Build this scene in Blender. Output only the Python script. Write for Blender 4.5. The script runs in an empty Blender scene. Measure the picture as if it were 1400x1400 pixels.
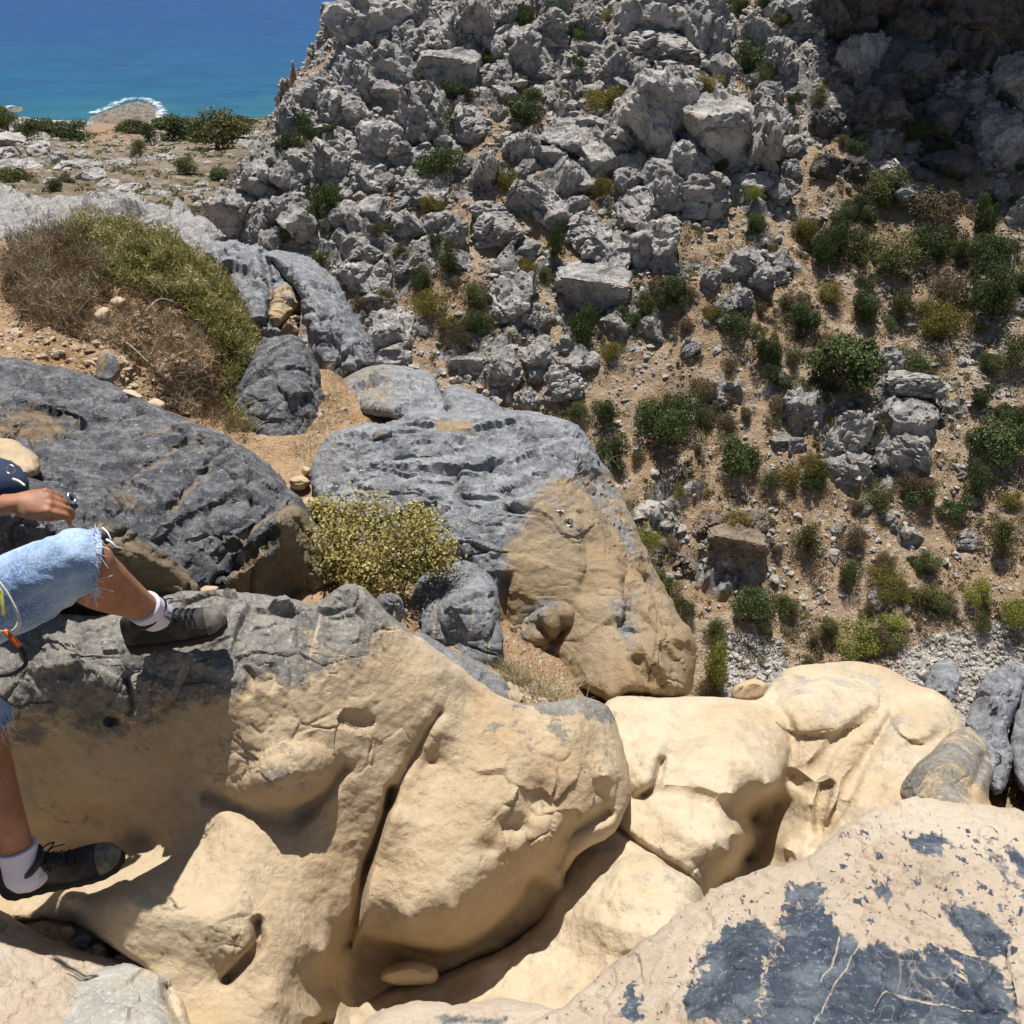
import bpy, bmesh, math, random
import numpy as np
from mathutils import Vector, Matrix, Quaternion

# ------------------------------------------------------------------ camera, world, sun, exposure
SC = bpy.context.scene
COL = SC.collection
F = 1212.0                       # focal length in units of the 1400 px wide photograph
PITCH = math.radians(38)
CP, SP = math.cos(PITCH), math.sin(PITCH)
cam_d = bpy.data.cameras.new('camera')
cam = bpy.data.objects.new('camera', cam_d); COL.objects.link(cam)
cam.rotation_euler = (math.radians(90) - PITCH, 0, 0)
cam_d.sensor_width = 36; cam_d.lens = 36 * F / 1400
cam_d.clip_start = 0.05; cam_d.clip_end = 30000
SC.camera = cam
SUN_EL, SUN_AZ = math.radians(70), math.radians(-5)      # azimuth from +Y, positive to the right
SUN = np.array([math.cos(SUN_EL)*math.sin(SUN_AZ), math.cos(SUN_EL)*math.cos(SUN_AZ), math.sin(SUN_EL)])
world = bpy.data.worlds.new('World'); SC.world = world; world.use_nodes = True
wn = world.node_tree
sky = wn.nodes.new('ShaderNodeTexSky'); sky.sky_type = 'NISHITA'; sky.sun_disc = False
sky.sun_elevation = SUN_EL; sky.sun_rotation = SUN_AZ
bg = wn.nodes['Background']; bg.inputs['Strength'].default_value = 0.05
wn.links.new(sky.outputs[0], bg.inputs[0])
sl = bpy.data.lights.new('sun', 'SUN'); sl.energy = 5.0; sl.angle = math.radians(0.5); sl.color = (1.0, .955, .88)
so = bpy.data.objects.new('sun', sl); COL.objects.link(so)
so.rotation_euler = Vector(SUN).to_track_quat('Z', 'Y').to_euler()
so.location = (0, 0, 30)
SC.view_settings.view_transform = 'Standard'; SC.view_settings.look = 'None'
SC.view_settings.gamma = 1; SC.view_settings.exposure = 0.38

RNG = np.random.default_rng(7)
random.seed(7)

# ------------------------------------------------------------------ projection helpers
def unproj(px, py, zd):
    px = np.asarray(px, float); py = np.asarray(py, float); zd = np.asarray(zd, float)
    a = (700 - py) / F; x = (px - 700) / F
    return np.stack([x*zd, zd*(CP + a*SP), zd*(-SP + a*CP)], -1)
def proj(P):
    P = np.asarray(P, float)
    d = P[..., 1]*CP - P[..., 2]*SP; up = P[..., 1]*SP + P[..., 2]*CP
    return 700 + F*P[..., 0]/d, 700 - F*up/d, d

# ------------------------------------------------------------------ noise in numpy
_perm = RNG.permutation(256).astype(np.int32)
_G = RNG.normal(size=(256, 3)); _G = (_G/np.linalg.norm(_G, axis=1)[:, None]).astype(np.float32)
_R3 = RNG.random((256, 3)).astype(np.float32)
def _hash(i, j, k):
    return _perm[(_perm[(_perm[i & 255] + j) & 255] + k) & 255]
def perlin(P):
    P = np.asarray(P, np.float32); i = np.floor(P).astype(np.int32); f = P - i
    u = f*f*f*(f*(f*6-15)+10); out = np.zeros(P.shape[:-1], np.float32)
    for a in (0, 1):
        wa = u[..., 0] if a else 1-u[..., 0]
        for b in (0, 1):
            wb = u[..., 1] if b else 1-u[..., 1]
            for c in (0, 1):
                wc = u[..., 2] if c else 1-u[..., 2]
                g = _G[_hash(i[..., 0]+a, i[..., 1]+b, i[..., 2]+c)]
                out += wa*wb*wc*((f[..., 0]-a)*g[..., 0]+(f[..., 1]-b)*g[..., 1]+(f[..., 2]-c)*g[..., 2])
    return out*1.6
def fbm(P, o=4, gain=.5, lac=2.03):
    P = np.asarray(P, np.float32); s = 0; a = 1.
    for k in range(o):
        s = s + a*perlin(P + 17.3*k); P = P*lac; a *= gain
    return s
def ridged(P, o=4, gain=.5, lac=2.1):
    P = np.asarray(P, np.float32); s = 0; a = 1.
    for k in range(o):
        s = s + a*(1-np.abs(perlin(P+11.1*k))*2); P = P*lac; a *= gain
    return s - 1
def facets(P, tilt=1.0):
    """worley cells, each a little tilted plane: broken rock"""
    P = np.asarray(P, np.float32); i0 = np.floor(P).astype(np.int32)
    best = np.full(P.shape[:-1], 9., np.float32); sec = best.copy(); val = np.zeros_like(best)
    for a in (-1, 0, 1):
        for b in (-1, 0, 1):
            for c in (-1, 0, 1):
                q = i0 + np.array([a, b, c], np.int32)
                h = _hash(q[..., 0], q[..., 1], q[..., 2])
                r = P - (q + _R3[h]); d = (r*r).sum(-1)
                v = (r*_G[(h*7+3) & 255]).sum(-1)*tilt + (_R3[(h*5+1) & 255][..., 0]-.5)*.5
                m = d < best
                sec = np.where(m, best, np.minimum(sec, d)); val = np.where(m, v, val); best = np.where(m, d, best)
    return val, np.sqrt(sec)-np.sqrt(best)

# ------------------------------------------------------------------ mesh helpers
def mesh_from(name, V, Fc, smooth=True, attrs=None, sharp=0):
    V = np.ascontiguousarray(V, np.float32); me = bpy.data.meshes.new(name)
    Fc = np.ascontiguousarray(Fc, np.int32); k = Fc.shape[1]
    me.vertices.add(len(V)); me.vertices.foreach_set('co', V.ravel())
    me.loops.add(Fc.size); me.loops.foreach_set('vertex_index', Fc.ravel())
    me.polygons.add(len(Fc)); me.polygons.foreach_set('loop_start', np.arange(0, Fc.size, k, dtype=np.int32))
    me.polygons.foreach_set('use_smooth', np.full(len(Fc), smooth))
    me.update(calc_edges=True)
    if sharp: me.set_sharp_from_angle(angle=math.radians(sharp))
    for n, a in (attrs or {}).items():
        at = me.attributes.new(n, 'FLOAT', 'POINT'); at.data.foreach_set('value', np.ascontiguousarray(a, np.float32))
    return me
def link(name, me, mat=None, parent=None, loc=(0, 0, 0)):
    o = bpy.data.objects.new(name, me); COL.objects.link(o); o.location = loc
    if mat is not None and me is not None and len(me.materials) == 0: me.materials.append(mat)
    if parent is not None: o.parent = parent
    return o
def tag(o, label=None, cat=None, group=None, kind=None):
    if label: o['label'] = label
    if cat: o['category'] = cat
    if group: o['group'] = group
    if kind: o['kind'] = kind
    return o
def empty(name, loc, label, cat, group=None):
    o = bpy.data.objects.new(name, None); COL.objects.link(o); o.location = loc; o.empty_display_size = .1
    return tag(o, label, cat, group)
def centred(name, V, Fc, mat, parent=None, smooth=True, attrs=None, base=True, sharp=0):
    V = np.asarray(V, float); c = V.mean(0)
    if base: c = np.array([c[0], c[1], V[:, 2].min()])
    if parent is not None: c = np.zeros(3)
    pl = np.array(parent.location) if parent is not None else np.zeros(3)
    return link(name, mesh_from(name, V-c-pl, Fc, smooth, attrs, sharp), mat, parent, tuple(c))
def normals(V, Fc):
    n = np.zeros_like(V)
    if Fc.shape[1] == 4: fn = np.cross(V[Fc[:, 2]]-V[Fc[:, 0]], V[Fc[:, 3]]-V[Fc[:, 1]])
    else: fn = np.cross(V[Fc[:, 1]]-V[Fc[:, 0]], V[Fc[:, 2]]-V[Fc[:, 0]])
    for k in range(Fc.shape[1]):
        for ax in range(3): n[:, ax] += np.bincount(Fc[:, k], fn[:, ax], len(V))
    return n/np.maximum(np.linalg.norm(n, axis=1), 1e-12)[:, None]

def seg_dist(X, Y, pts, closed=False):
    pts = np.asarray(pts, float); n = len(pts)
    bd = np.full(X.shape, 1e12); bx = np.zeros_like(bd); by = np.zeros_like(bd); sg = np.zeros_like(bd)
    for i in range(n if closed else n-1):
        a, b = pts[i], pts[(i+1) % n]; e = b-a; L = max((e*e).sum(), 1e-9)
        t = np.clip(((X-a[0])*e[0]+(Y-a[1])*e[1])/L, 0, 1)
        qx = a[0]+t*e[0]; qy = a[1]+t*e[1]; d = (X-qx)**2+(Y-qy)**2
        m = d < bd; bd = np.where(m, d, bd); bx = np.where(m, qx, bx); by = np.where(m, qy, by)
        sg = np.where(m, np.sign(e[0]*(Y-a[1])-e[1]*(X-a[0])), sg)
    return np.sqrt(bd), bx, by, sg
def inside(X, Y, pts):
    pts = np.asarray(pts, float); n = len(pts); r = np.zeros(X.shape, bool)
    for i in range(n):
        x1, y1 = pts[i]; x2, y2 = pts[(i+1) % n]
        if y1 == y2: continue
        c = ((y1 > Y) != (y2 > Y)) & (X < (x2-x1)*(Y-y1)/(y2-y1)+x1); r ^= c
    return r
def smooth_line(pts, sub=6, closed=True, ten=.5):
    P = np.asarray(pts, float); n = len(P); out = []
    for i in range(n if closed else n-1):
        p0 = P[(i-1) % n] if closed or i > 0 else P[i]; p1 = P[i]; p2 = P[(i+1) % n]
        p3 = P[(i+2) % n] if closed or i+2 < n else p2
        for k in range(sub):
            t = k/sub; t2, t3 = t*t, t*t*t
            m1 = (p2-p0)*ten*.8; m2 = (p3-p1)*ten*.8
            out.append((2*t3-3*t2+1)*p1+(t3-2*t2+t)*m1+(-2*t3+3*t2)*p2+(t3-t2)*m2)
    if not closed: out.append(P[-1])
    return np.array(out)
def rbf_fit(c, v, lin=True, pw=1.0):
    c = np.asarray(c, float); v = np.asarray(v, float); n = len(c); s = 1.0
    D = np.sqrt(((c[:, None]-c[None])**2).sum(-1))**pw
    A = np.zeros((n+3, n+3)); A[:n, :n] = D; A[:n, n] = 1; A[:n, n+1:] = c; A[n, :n] = 1; A[n+1:, :n] = c.T
    w = np.linalg.lstsq(A, np.r_[v, 0, 0, 0], rcond=None)[0]
    def f(X, Y):
        o = w[n]+w[n+1]*X+w[n+2]*Y
        for k in range(n): o = o + w[k]*((X-c[k, 0])**2+(Y-c[k, 1])**2)**(pw/2)
        return o
    return f
def sstep(x, a=0., b=1.):
    t = np.clip((x-a)/(b-a), 0, 1); return t*t*(3-2*t)

# ------------------------------------------------------------------ materials
def N(nt, t, **kw):
    n = nt.nodes.new('ShaderNode'+t)
    for k, v in kw.items():
        if k.startswith('i_'):
            key = k[2:]; n.inputs[int(key) if key.isdigit() else key.replace('_', ' ')].default_value = v
        else: setattr(n, k, v)
    return n
class M:
    def __init__(s, name):
        s.m = bpy.data.materials.new(name); s.m.use_nodes = True; s.nt = s.m.node_tree
        s.b = s.nt.nodes['Principled BSDF']; s.tc = N(s.nt, 'TexCoord').outputs['Object']
    def L(s, a, b): s.nt.links.new(a, b)
    def noise(s, scale, detail=4, rough=.55, vec=None, dist=0, out='Fac'):
        n = N(s.nt, 'TexNoise'); n.inputs['Scale'].default_value = scale; n.inputs['Detail'].default_value = detail
        n.inputs['Roughness'].default_value = rough; n.inputs['Distortion'].default_value = dist
        s.L(vec or s.tc, n.inputs['Vector']); return n.outputs[out]
    def voro(s, scale, feature='F1', vec=None, out='Distance', rnd=1.):
        n = N(s.nt, 'TexVoronoi'); n.feature = feature; n.inputs['Scale'].default_value = scale
        n.inputs['Randomness'].default_value = rnd
        s.L(vec or s.tc, n.inputs['Vector']); return n.outputs[out]
    def chips(s, scale, vec=None):
        # broken stone: every voronoi cell is its own tilted little plane
        n = N(s.nt, 'TexVoronoi'); n.inputs['Scale'].default_value = scale; v = vec or s.tc; s.L(v, n.inputs['Vector'])
        d = N(s.nt, 'VectorMath', operation='SUBTRACT'); sc = N(s.nt, 'VectorMath', operation='SCALE'); sc.inputs[3].default_value = scale
        s.L(v, d.inputs[0]); s.L(n.outputs['Position'], d.inputs[1]); s.L(d.outputs[0], sc.inputs[0])
        c = N(s.nt, 'VectorMath', operation='SUBTRACT'); s.L(n.outputs['Color'], c.inputs[0]); c.inputs[1].default_value = (.5, .5, .5)
        k = N(s.nt, 'VectorMath', operation='DOT_PRODUCT'); s.L(sc.outputs[0], k.inputs[0]); s.L(c.outputs[0], k.inputs[1]); return k.outputs['Value']
    def warp(s, scale, amt, vec=None):
        n = N(s.nt, 'TexNoise'); n.inputs['Scale'].default_value = scale; n.inputs['Detail'].default_value = 3; s.L(vec or s.tc, n.inputs['Vector'])
        m = N(s.nt, 'VectorMath', operation='MULTIPLY_ADD'); s.L(n.outputs['Color'], m.inputs[0]); m.inputs[1].default_value = (amt,)*3; s.L(vec or s.tc, m.inputs[2]); return m.outputs[0]
    def math(s, op, a, b=None, c=None, clamp=False):
        n = N(s.nt, 'Math', operation=op); n.use_clamp = clamp
        for k, v in enumerate((a, b, c)):
            if v is None: continue
            if isinstance(v, (int, float)): n.inputs[k].default_value = v
            else: s.L(v, n.inputs[k])
        return n.outputs[0]
    def rng(s, v, a, b, c=0., d=1., sm=True):
        n = N(s.nt, 'MapRange'); n.interpolation_type = 'SMOOTHSTEP' if sm else 'LINEAR'
        for k, x in zip(('From Min', 'From Max', 'To Min', 'To Max'), (a, b, c, d)): n.inputs[k].default_value = x
        s.L(v, n.inputs['Value']); return n.outputs[0]
    def mix(s, f, a, b, mode='MIX'):
        n = N(s.nt, 'Mix', data_type='RGBA', blend_type=mode); n.clamp_factor = True
        if isinstance(f, (int, float)): n.inputs[0].default_value = f
        else: s.L(f, n.inputs[0])
        for k, v in ((6, a), (7, b)):
            if isinstance(v, tuple): n.inputs[k].default_value = (*v, 1)
            else: s.L(v, n.inputs[k])
        return n.outputs[2]
    def attr(s, name):
        n = N(s.nt, 'Attribute'); n.attribute_name = name; return n.outputs['Fac']
    def stretch(s, sx, sy, sz, rot=(0, 0, 0)):
        n = N(s.nt, 'Mapping'); n.inputs['Scale'].default_value = (sx, sy, sz); n.inputs['Rotation'].default_value = rot
        s.L(s.tc, n.inputs['Vector']); return n.outputs[0]
    def bump(s, h, strength, dist, prev=None):
        n = N(s.nt, 'Bump'); n.inputs['Strength'].default_value = strength; n.inputs['Distance'].default_value = dist
        s.L(h, n.inputs['Height'])
        if prev is not None: s.L(prev, n.inputs['Normal'])
        return n.outputs[0]
    def done(s, col=None, rough=.8, nor=None, spec=.3):
        if col is not None:
            if isinstance(col, tuple): s.b.inputs['Base Color'].default_value = (*col, 1)
            else: s.L(col, s.b.inputs['Base Color'])
        if isinstance(rough, (int, float)): s.b.inputs['Roughness'].default_value = rough
        else: s.L(rough, s.b.inputs['Roughness'])
        s.b.inputs['Specular IOR Level'].default_value = spec
        if nor is not None: s.L(nor, s.b.inputs['Normal'])
        return s.m

def near_rock(name, tan, tan2, grey, grey2, edge=.35, grain=60, bumps=(.5, .6), veins=0., rough=.85, fleck=0., bias=0., soft=.08):
    """tan stone (pat=0) and grey stone (pat=1), broken up at the border"""
    m = M(name)
    big = m.noise(2.2, 5, .6); mid = m.noise(11, 6, .62); fine = m.noise(grain, 5, .65)
    ct = m.mix(m.rng(big, .38, .62), tan, tan2)
    ct = m.mix(m.rng(mid, .5, .78, 0, .38), ct, tuple(x*.72 for x in tan))
    ct = m.mix(m.rng(fine, .48, .75, 0, .3), ct, tuple(min(1, x*1.25) for x in tan2))
    st = m.noise(3.6, 9, .7, vec=m.stretch(1, 1, .55), dist=.4)
    ct = m.mix(m.rng(st, .52, .66, 0, .55), ct, tuple(.45*x+.55*y*.95 for x, y in zip(tan, (.30, .27, .23))))
    ct = m.mix(m.rng(m.noise(1.7, 6, .65), .54, .68, 0, .45), ct, (tan[0]*.92, tan[1]*.78, tan[2]*.62))
    ct = m.mix(m.rng(m.noise(75, 6, .8), .60, .72, 0, .55), ct, tuple(x*.5 for x in tan))
    cg = m.mix(m.rng(mid, .42, .66), grey, grey2)
    sp = m.noise(grain*1.1, 7, .78)
    cg = m.mix(m.rng(sp, .55, .64, 0, .85), cg, tuple(min(.62, x*1.75+.03) for x in grey2))
    cg = m.mix(m.rng(sp, .46, .32, 0, .6), cg, tuple(x*.4 for x in grey))
    p = m.attr('pat')
    p2 = m.math('ADD', p, m.math('MULTIPLY', m.math('SUBTRACT', m.noise(7, 8, .68), .5), edge*3.2))
    p2 = m.math('ADD', p2, m.math('MULTIPLY', m.math('SUBTRACT', m.noise(46, 6, .75), .5), edge*1.3))
    f = m.rng(p2, .5-soft+bias, .5+soft+bias)
    c = m.mix(f, ct, cg)
    if veins:
        wv = m.voro(2.6, 'DISTANCE_TO_EDGE', vec=m.noise(1.6, 4, .6, out='Color'))
        w3 = m.rng(m.noise(3.2, 3, .5, dist=.6), .497, .503); w4 = m.math('SUBTRACT', 1.0, m.math('ABSOLUTE', m.math('SUBTRACT', m.math('MULTIPLY', w3, 2.), 1.)))
        c = m.mix(m.math('MULTIPLY', w4, veins), c, (.6, .55, .47))
    v = m.attr('vein'); c = m.mix(m.math('MULTIPLY', m.rng(v, .35, .8), m.rng(fine, .3, .6, .4, 1)), c, tan2)
    w = m.warp(6, .10); ch = m.math('ADD', m.chips(13, w), m.math('MULTIPLY', m.chips(34, m.stretch(1, 1, 1.7, (.5, .4, .3))), .45))
    ch = m.math('MULTIPLY', ch, m.rng(f, 0, 1, .12, 1.))
    n0 = m.bump(ch, bumps[1], .030)
    n1 = m.bump(m.noise(9, 8, .66), bumps[0], .05, n0)
    n2 = m.bump(m.noise(grain*.8, 9, .78), bumps[1], .016, n1)
    pit = m.rng(m.noise(28, 4, .6), .30, .42)
    n3 = m.bump(pit, .35, .010, n2)
    return m.done(c, m.rng(f, 0, 1, .95, rough-.05), n3, .08)

# ------------------------------------------------------------------ rock bodies sculpted from an outline, distances and features
def polyfield(X, Y, poly, soft=10.):
    pts = smooth_line(poly, 4); d = seg_dist(X, Y, pts, True)[0]
    return np.clip(.5+np.where(inside(X, Y, pts), d, -d)/(2*soft), 0, 1)
def relief(name, label, cat, outline, ctrl, mat, step=2.0, rim=(30, .25), thick=.5, noise=(), feats=(), pat=None, vein=None,
           group=None, jag=3.0, kind=None, sub=5, sharp=34):
    rs = smooth_line(outline, sub)
    # ragged outline
    seg = []
    for i in range(len(rs)):
        a, b = rs[i], rs[(i+1) % len(rs)]; L = np.linalg.norm(b-a); k = max(1, int(L/4))
        for j in range(k): seg.append(a+(b-a)*j/k)
    seg = np.array(seg); q = np.c_[seg*.035, np.full(len(seg), len(str(label))*.37)]
    seg = seg + jag*np.c_[fbm(q, 4, .6), fbm(q+31.7, 4, .6)]
    if len(seg) > 260: seg2 = seg[::max(1, len(seg)//260)]
    else: seg2 = seg
    x0, y0 = seg2.min(0)-2*step; x1, y1 = seg2.max(0)+2*step
    xs = np.arange(x0, x1+step, step); ys = np.arange(y0, y1+step, step)
    X, Y = np.meshgrid(xs, ys); H, W = X.shape
    d, bx, by, _ = seg_dist(X, Y, seg2, True); ins = inside(X, Y, seg2)
    ii = np.arange(H*W).reshape(H, W)
    quads = np.stack([ii[:-1, :-1], ii[1:, :-1], ii[1:, 1:], ii[:-1, 1:]], -1).reshape(-1, 4)
    insf = ins.ravel(); quads = quads[insf[quads].any(1)]
    used = np.unique(quads); remap = -np.ones(H*W, int); remap[used] = np.arange(len(used)); quads = remap[quads]
    x = np.where(ins, X, bx).ravel()[used]; y = np.where(ins, Y, by).ravel()[used]
    dd = np.where(ins, d, 0).ravel()[used]; out = dd <= 0
    if len(ctrl) > 2: base = rbf_fit(np.array(ctrl)[:, :2], np.array(ctrl)[:, 2])(x, y)
    else: base = np.full(len(x), ctrl[0][2])
    z = base.copy()
    for ft in feats:
        k = ft[0]
        if k == 'b':      # bulge: cx, cy, rx, ry, rot, amp
            _, cx, cy, rx, ry, rot, amp = ft; c, s = math.cos(math.radians(rot)), math.sin(math.radians(rot))
            u = ((x-cx)*c+(y-cy)*s)/rx; v = (-(x-cx)*s+(y-cy)*c)/ry
            z -= amp*np.exp(-(u*u+v*v))
        elif k == 'e':    # blunt bulge with an edge
            _, cx, cy, rx, ry, rot, amp = ft; c, s = math.cos(math.radians(rot)), math.sin(math.radians(rot))
            u = ((x-cx)*c+(y-cy)*s)/rx; v = (-(x-cx)*s+(y-cy)*c)/ry; r2 = u*u+v*v
            z -= amp*np.sqrt(np.clip(1-r2, 0, 1))
        elif k == 'c':    # crease
            _, pts, w, amp = ft; q = seg_dist(x, y, smooth_line(pts, 5, False))[0]; z += amp*np.exp(-(q/w)**2)
        elif k == 's':    # scarp: the side right of the line (walking along it, screen coords) stands back by amp, fading out
            _, pts, w, amp, fall = ft; q, qx, qy, sg = seg_dist(x, y, smooth_line(pts, 5, False)); e1, e2 = pts[0], pts[-1]
            en = np.minimum(np.hypot(qx-e1[0], qy-e1[1]), np.hypot(qx-e2[0], qy-e2[1])); fin = np.where(en < .01, np.exp(-q/w), 1)*sstep(en+2, 0, 22)
            z += amp*fin*sstep(q*sg, -w, w)*np.exp(-np.maximum(q-w, 0)/fall)
    w, R = rim; t = np.clip(dd/w, 0, 1); pr = 1-np.sqrt(np.clip(1-(1-t)**2, 0, 1))
    zf = z+R*pr; t2 = np.clip(dd/(w*2.), 0, 1); zb = base+R+thick*np.sqrt(np.clip(1-(1-t2)**2, 0, 1))*1.0
    zb = np.where(out, zf, np.maximum(zb, zf+.02))
    Pf = unproj(x, y, zf); Pb = unproj(x, y, zb)
    n = len(x); bi = np.where(out, np.arange(n), -1); k = (~out).sum(); bi[~out] = n+np.arange(k)
    V = np.r_[Pf, Pb[~out]]; q2 = bi[quads][:, ::-1]; Fc = np.r_[quads, q2]
    # drop back quads that collapse onto the rim
    good = ~(out[quads].all(1)); Fc = np.r_[quads[good], q2[good]]
    px = np.r_[x, x[~out]]; py = np.r_[y, y[~out]]
    nr = normals(V, Fc); disp = np.zeros(len(V))
    for ns in noise:
        kind_, fr, amp = ns[:3]; an = np.array(ns[3]) if len(ns) > 3 else np.ones(3)
        Q = V*fr*an
        if kind_ == 'f': dd_ = fbm(Q, 5)
        elif kind_ == 'r': dd_ = ridged(Q, 4)
        elif kind_ == 'k':
            v_, e_ = facets(Q+.22*fbm(Q*.9, 2)[:, None]); w_ = sstep(e_, .0, .09); dd_ = v_*w_ - .34*(1-sstep(e_, 0, .06))
        elif kind_ == 'x':                                # sparse narrow cracks
            g = np.abs(perlin(Q)+.35*perlin(Q*2.7)); dd_ = -np.exp(-(g/.035)**2)
        if len(ns) > 4: dd_ = dd_*ns[4](px, py)
        disp += amp*dd_
    ray = V/np.linalg.norm(V, axis=1)[:, None]; fc = np.abs((nr*ray).sum(1)); disp *= np.clip(fc*1.9, .12, 1)
    V = V+nr*disp[:, None]
    at = {'pat': np.clip(pat(px, py), -1, 2) if callable(pat) else np.full(len(V), float(pat or 0)),
          'vein': vein(px, py) if vein else np.zeros(len(V))}
    o = centred(name, V, Fc, mat, attrs=at, sharp=sharp)
    return tag(o, label, cat, group, kind)

# ------------------------------------------------------------------ ROCK MATERIALS
TAN, TAN2 = (.48, .365, .235), (.54, .44, .305)
m_worn = near_rock('water_worn_limestone', TAN, TAN2, (.21, .20, .185), (.29, .27, .24), edge=.75, grain=60, bumps=(.26, .6), soft=.16)
m_pale = near_rock('pale_worn_limestone', (.50, .395, .265), (.58, .485, .355), (.36, .35, .32), (.44, .42, .38), edge=.6, grain=64, bumps=(.22, .55), soft=.22)
m_grey = near_rock('blue_grey_limestone', (.46, .34, .20), (.52, .41, .27), (.21, .22, .24), (.37, .38, .40), edge=.35, grain=60, bumps=(.7, 1.), veins=.5, rough=.97)
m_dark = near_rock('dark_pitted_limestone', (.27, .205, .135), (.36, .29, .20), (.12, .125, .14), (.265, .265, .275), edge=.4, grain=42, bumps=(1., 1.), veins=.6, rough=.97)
m_slab = near_rock('patched_limestone_slab', (.60, .485, .37), (.69, .59, .475), (.08, .10, .135), (.19, .22, .26), edge=.55, grain=56, bumps=(.35, .9), veins=.45, rough=.95, soft=.2)
m_rock2 = near_rock('half_worn_limestone', (.36, .265, .165), (.42, .33, .22), (.22, .23, .25), (.37, .38, .40), edge=.42, grain=60, bumps=(.45, .9), veins=.4, rough=.97, soft=.2)
m_lime = near_rock('light_weathered_limestone', (.42, .33, .22), (.46, .39, .29), (.30, .29, .285), (.44, .425, .41), edge=.3, grain=22, bumps=(1., 1.), veins=.3, rough=.85)

def soil_mat(name, c1, c2, c3, scale=1.):
    m = M(name); a = m.noise(3*scale, 6, .6); b = m.noise(30*scale, 6, .7); v = m.voro(38*scale)
    vc = m.voro(38*scale, out='Color'); c = m.mix(m.rng(a, .38, .62), c1, c2)
    c = m.mix(m.rng(b, .5, .7, 0, .6), c, tuple(x*.55 for x in c1))
    bw = N(m.nt, 'SeparateColor'); m.L(vc, bw.inputs[0])
    st = m.math('MULTIPLY', m.rng(bw.outputs[0], .68, .74), m.rng(v, .5, .3))
    c = m.mix(st, c, c3)
    n = m.bump(b, .8, .03/scale); n = m.bump(m.rng(v, .45, .1), .7, .02/scale, n)
    return m.done(c, .95, n, .15)
m_soil = soil_mat('dry_stony_soil', (.30, .19, .105), (.38, .26, .155), (.5, .43, .34))

# ------------------------------------------------------------------ NEAR BEDROCK under everything
relief('bedrock', None, None,
    [(-500, 420), (0, 400), (200, 430), (340, 480), (470, 520), (560, 560), (700, 620), (790, 720), (850, 850), (880, 960), (1050, 1000),
     (1240, 1010), (1420, 1060), (1600, 1100), (1700, 1650), (700, 1750), (-600, 1700)],
    [(-300, 450, 8), (0, 420, 7.8), (200, 460, 7.4), (340, 520, 7.2), (430, 560, 6.7), (430, 640, 5.5), (430, 690, 5.0), (560, 600, 6.2), (700, 700, 5.6), (860, 900, 5.2), (0, 620, 3.95),
     (300, 800, 4.2), (560, 830, 4.3), (700, 935, 4.0), (700, 960, 3.7), (820, 970, 4.2), (1050, 1050, 4.3), (1300, 1060, 4.6), (1500, 1200, 3.4), (1200, 1300, 3.1), (1200, 1600, 2.6),
     (700, 1300, 3.3), (700, 1600, 2.8), (300, 1300, 2.95), (60, 1275, 2.60), (110, 1292, 2.56), (170, 1312, 2.56), (90, 1150, 3.35), (-50, 1050, 3.35), (-300, 1200, 3.1), (-200, 850, 3.2), (-400, 700, 3.5), (0, 1600, 2.6)],
    m_soil, step=5, rim=(60, .6), thick=3., noise=[('f', 1.2, .1), ('k', 5., .03), ('f', 12, .015)], jag=8, kind='structure', pat=0)

# ------------------------------------------------------------------ FOREGROUND ROCKS
GREYN = [('f', 1.5, .03), ('k', 5., .035), ('k', 14, .012), ('f', 22, .006), ('x', 2.2, .02)]
# light slab far left behind the mound
relief('rock_slab', 'long pale grey limestone slab behind the shrubby mound, its flat top running down to the right', 'rock',
    [(-160, 280), (-40, 270), (0, 268), (80, 273), (150, 266), (225, 286), (285, 305), (305, 325), (285, 352), (265, 372), (200, 392), (100, 400), (-150, 420)],
    [(-100, 300, 12.5), (0, 270, 14), (150, 268, 13.5), (230, 292, 12.6), (300, 325, 11.5), (100, 330, 11), (260, 350, 10.3), (0, 340, 10.5), (0, 400, 9.5), (200, 380, 10)],
    m_lime, step=1.6, rim=(12, .5), thick=2, noise=[('k', .7, .5, (1, 1, 2)), ('k', 2., .25), ('f', 1.5, .2), ('r', 2., .12), ('k', 5, .08)], pat=.9, jag=7)
relief('boulder', 'grey boulder with a brown cleft, left of the two rocks right of the green shrub', 'boulder',
    [(280, 345), (300, 328), (345, 333), (375, 350), (408, 395), (412, 430), (400, 470), (360, 490), (345, 450), (320, 400), (300, 370)],
    [(300, 340, 9.3), (360, 345, 9.4), (400, 400, 9), (350, 420, 8.4), (380, 460, 8.4)],
    m_grey, step=1.6, rim=(16, .5), thick=1.5, noise=[('k', 1.6, .16), ('k', 5, .05), ('f', 9, .02)], jag=3,
    pat=lambda x, y: .95-.55*polyfield(x, y, [(365, 395), (400, 400), (410, 470), (372, 470)], 10), feats=[('c', [(360, 345), (370, 400), (365, 440)], 6, .3)])
relief('boulder', 'large rounded grey boulder with fine vertical cracks, right of the brown cleft rock', 'boulder',
    [(362, 350), (380, 341), (420, 352), (455, 378), (478, 420), (505, 465), (512, 500), (480, 520), (440, 528), (425, 500), (418, 450), (405, 400), (380, 370)],
    [(375, 348, 9.2), (450, 380, 9), (500, 480, 8.2), (440, 450, 7.9), (420, 400, 8.2), (440, 520, 7.9)],
    m_grey, step=1.6, rim=(24, .8), thick=1.8, noise=[('k', 1.2, .12, (1, 1, .6)), ('k', 4.5, .05), ('f', 8, .03), ('x', 1.3, .06)], jag=3, pat=.95)
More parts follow.
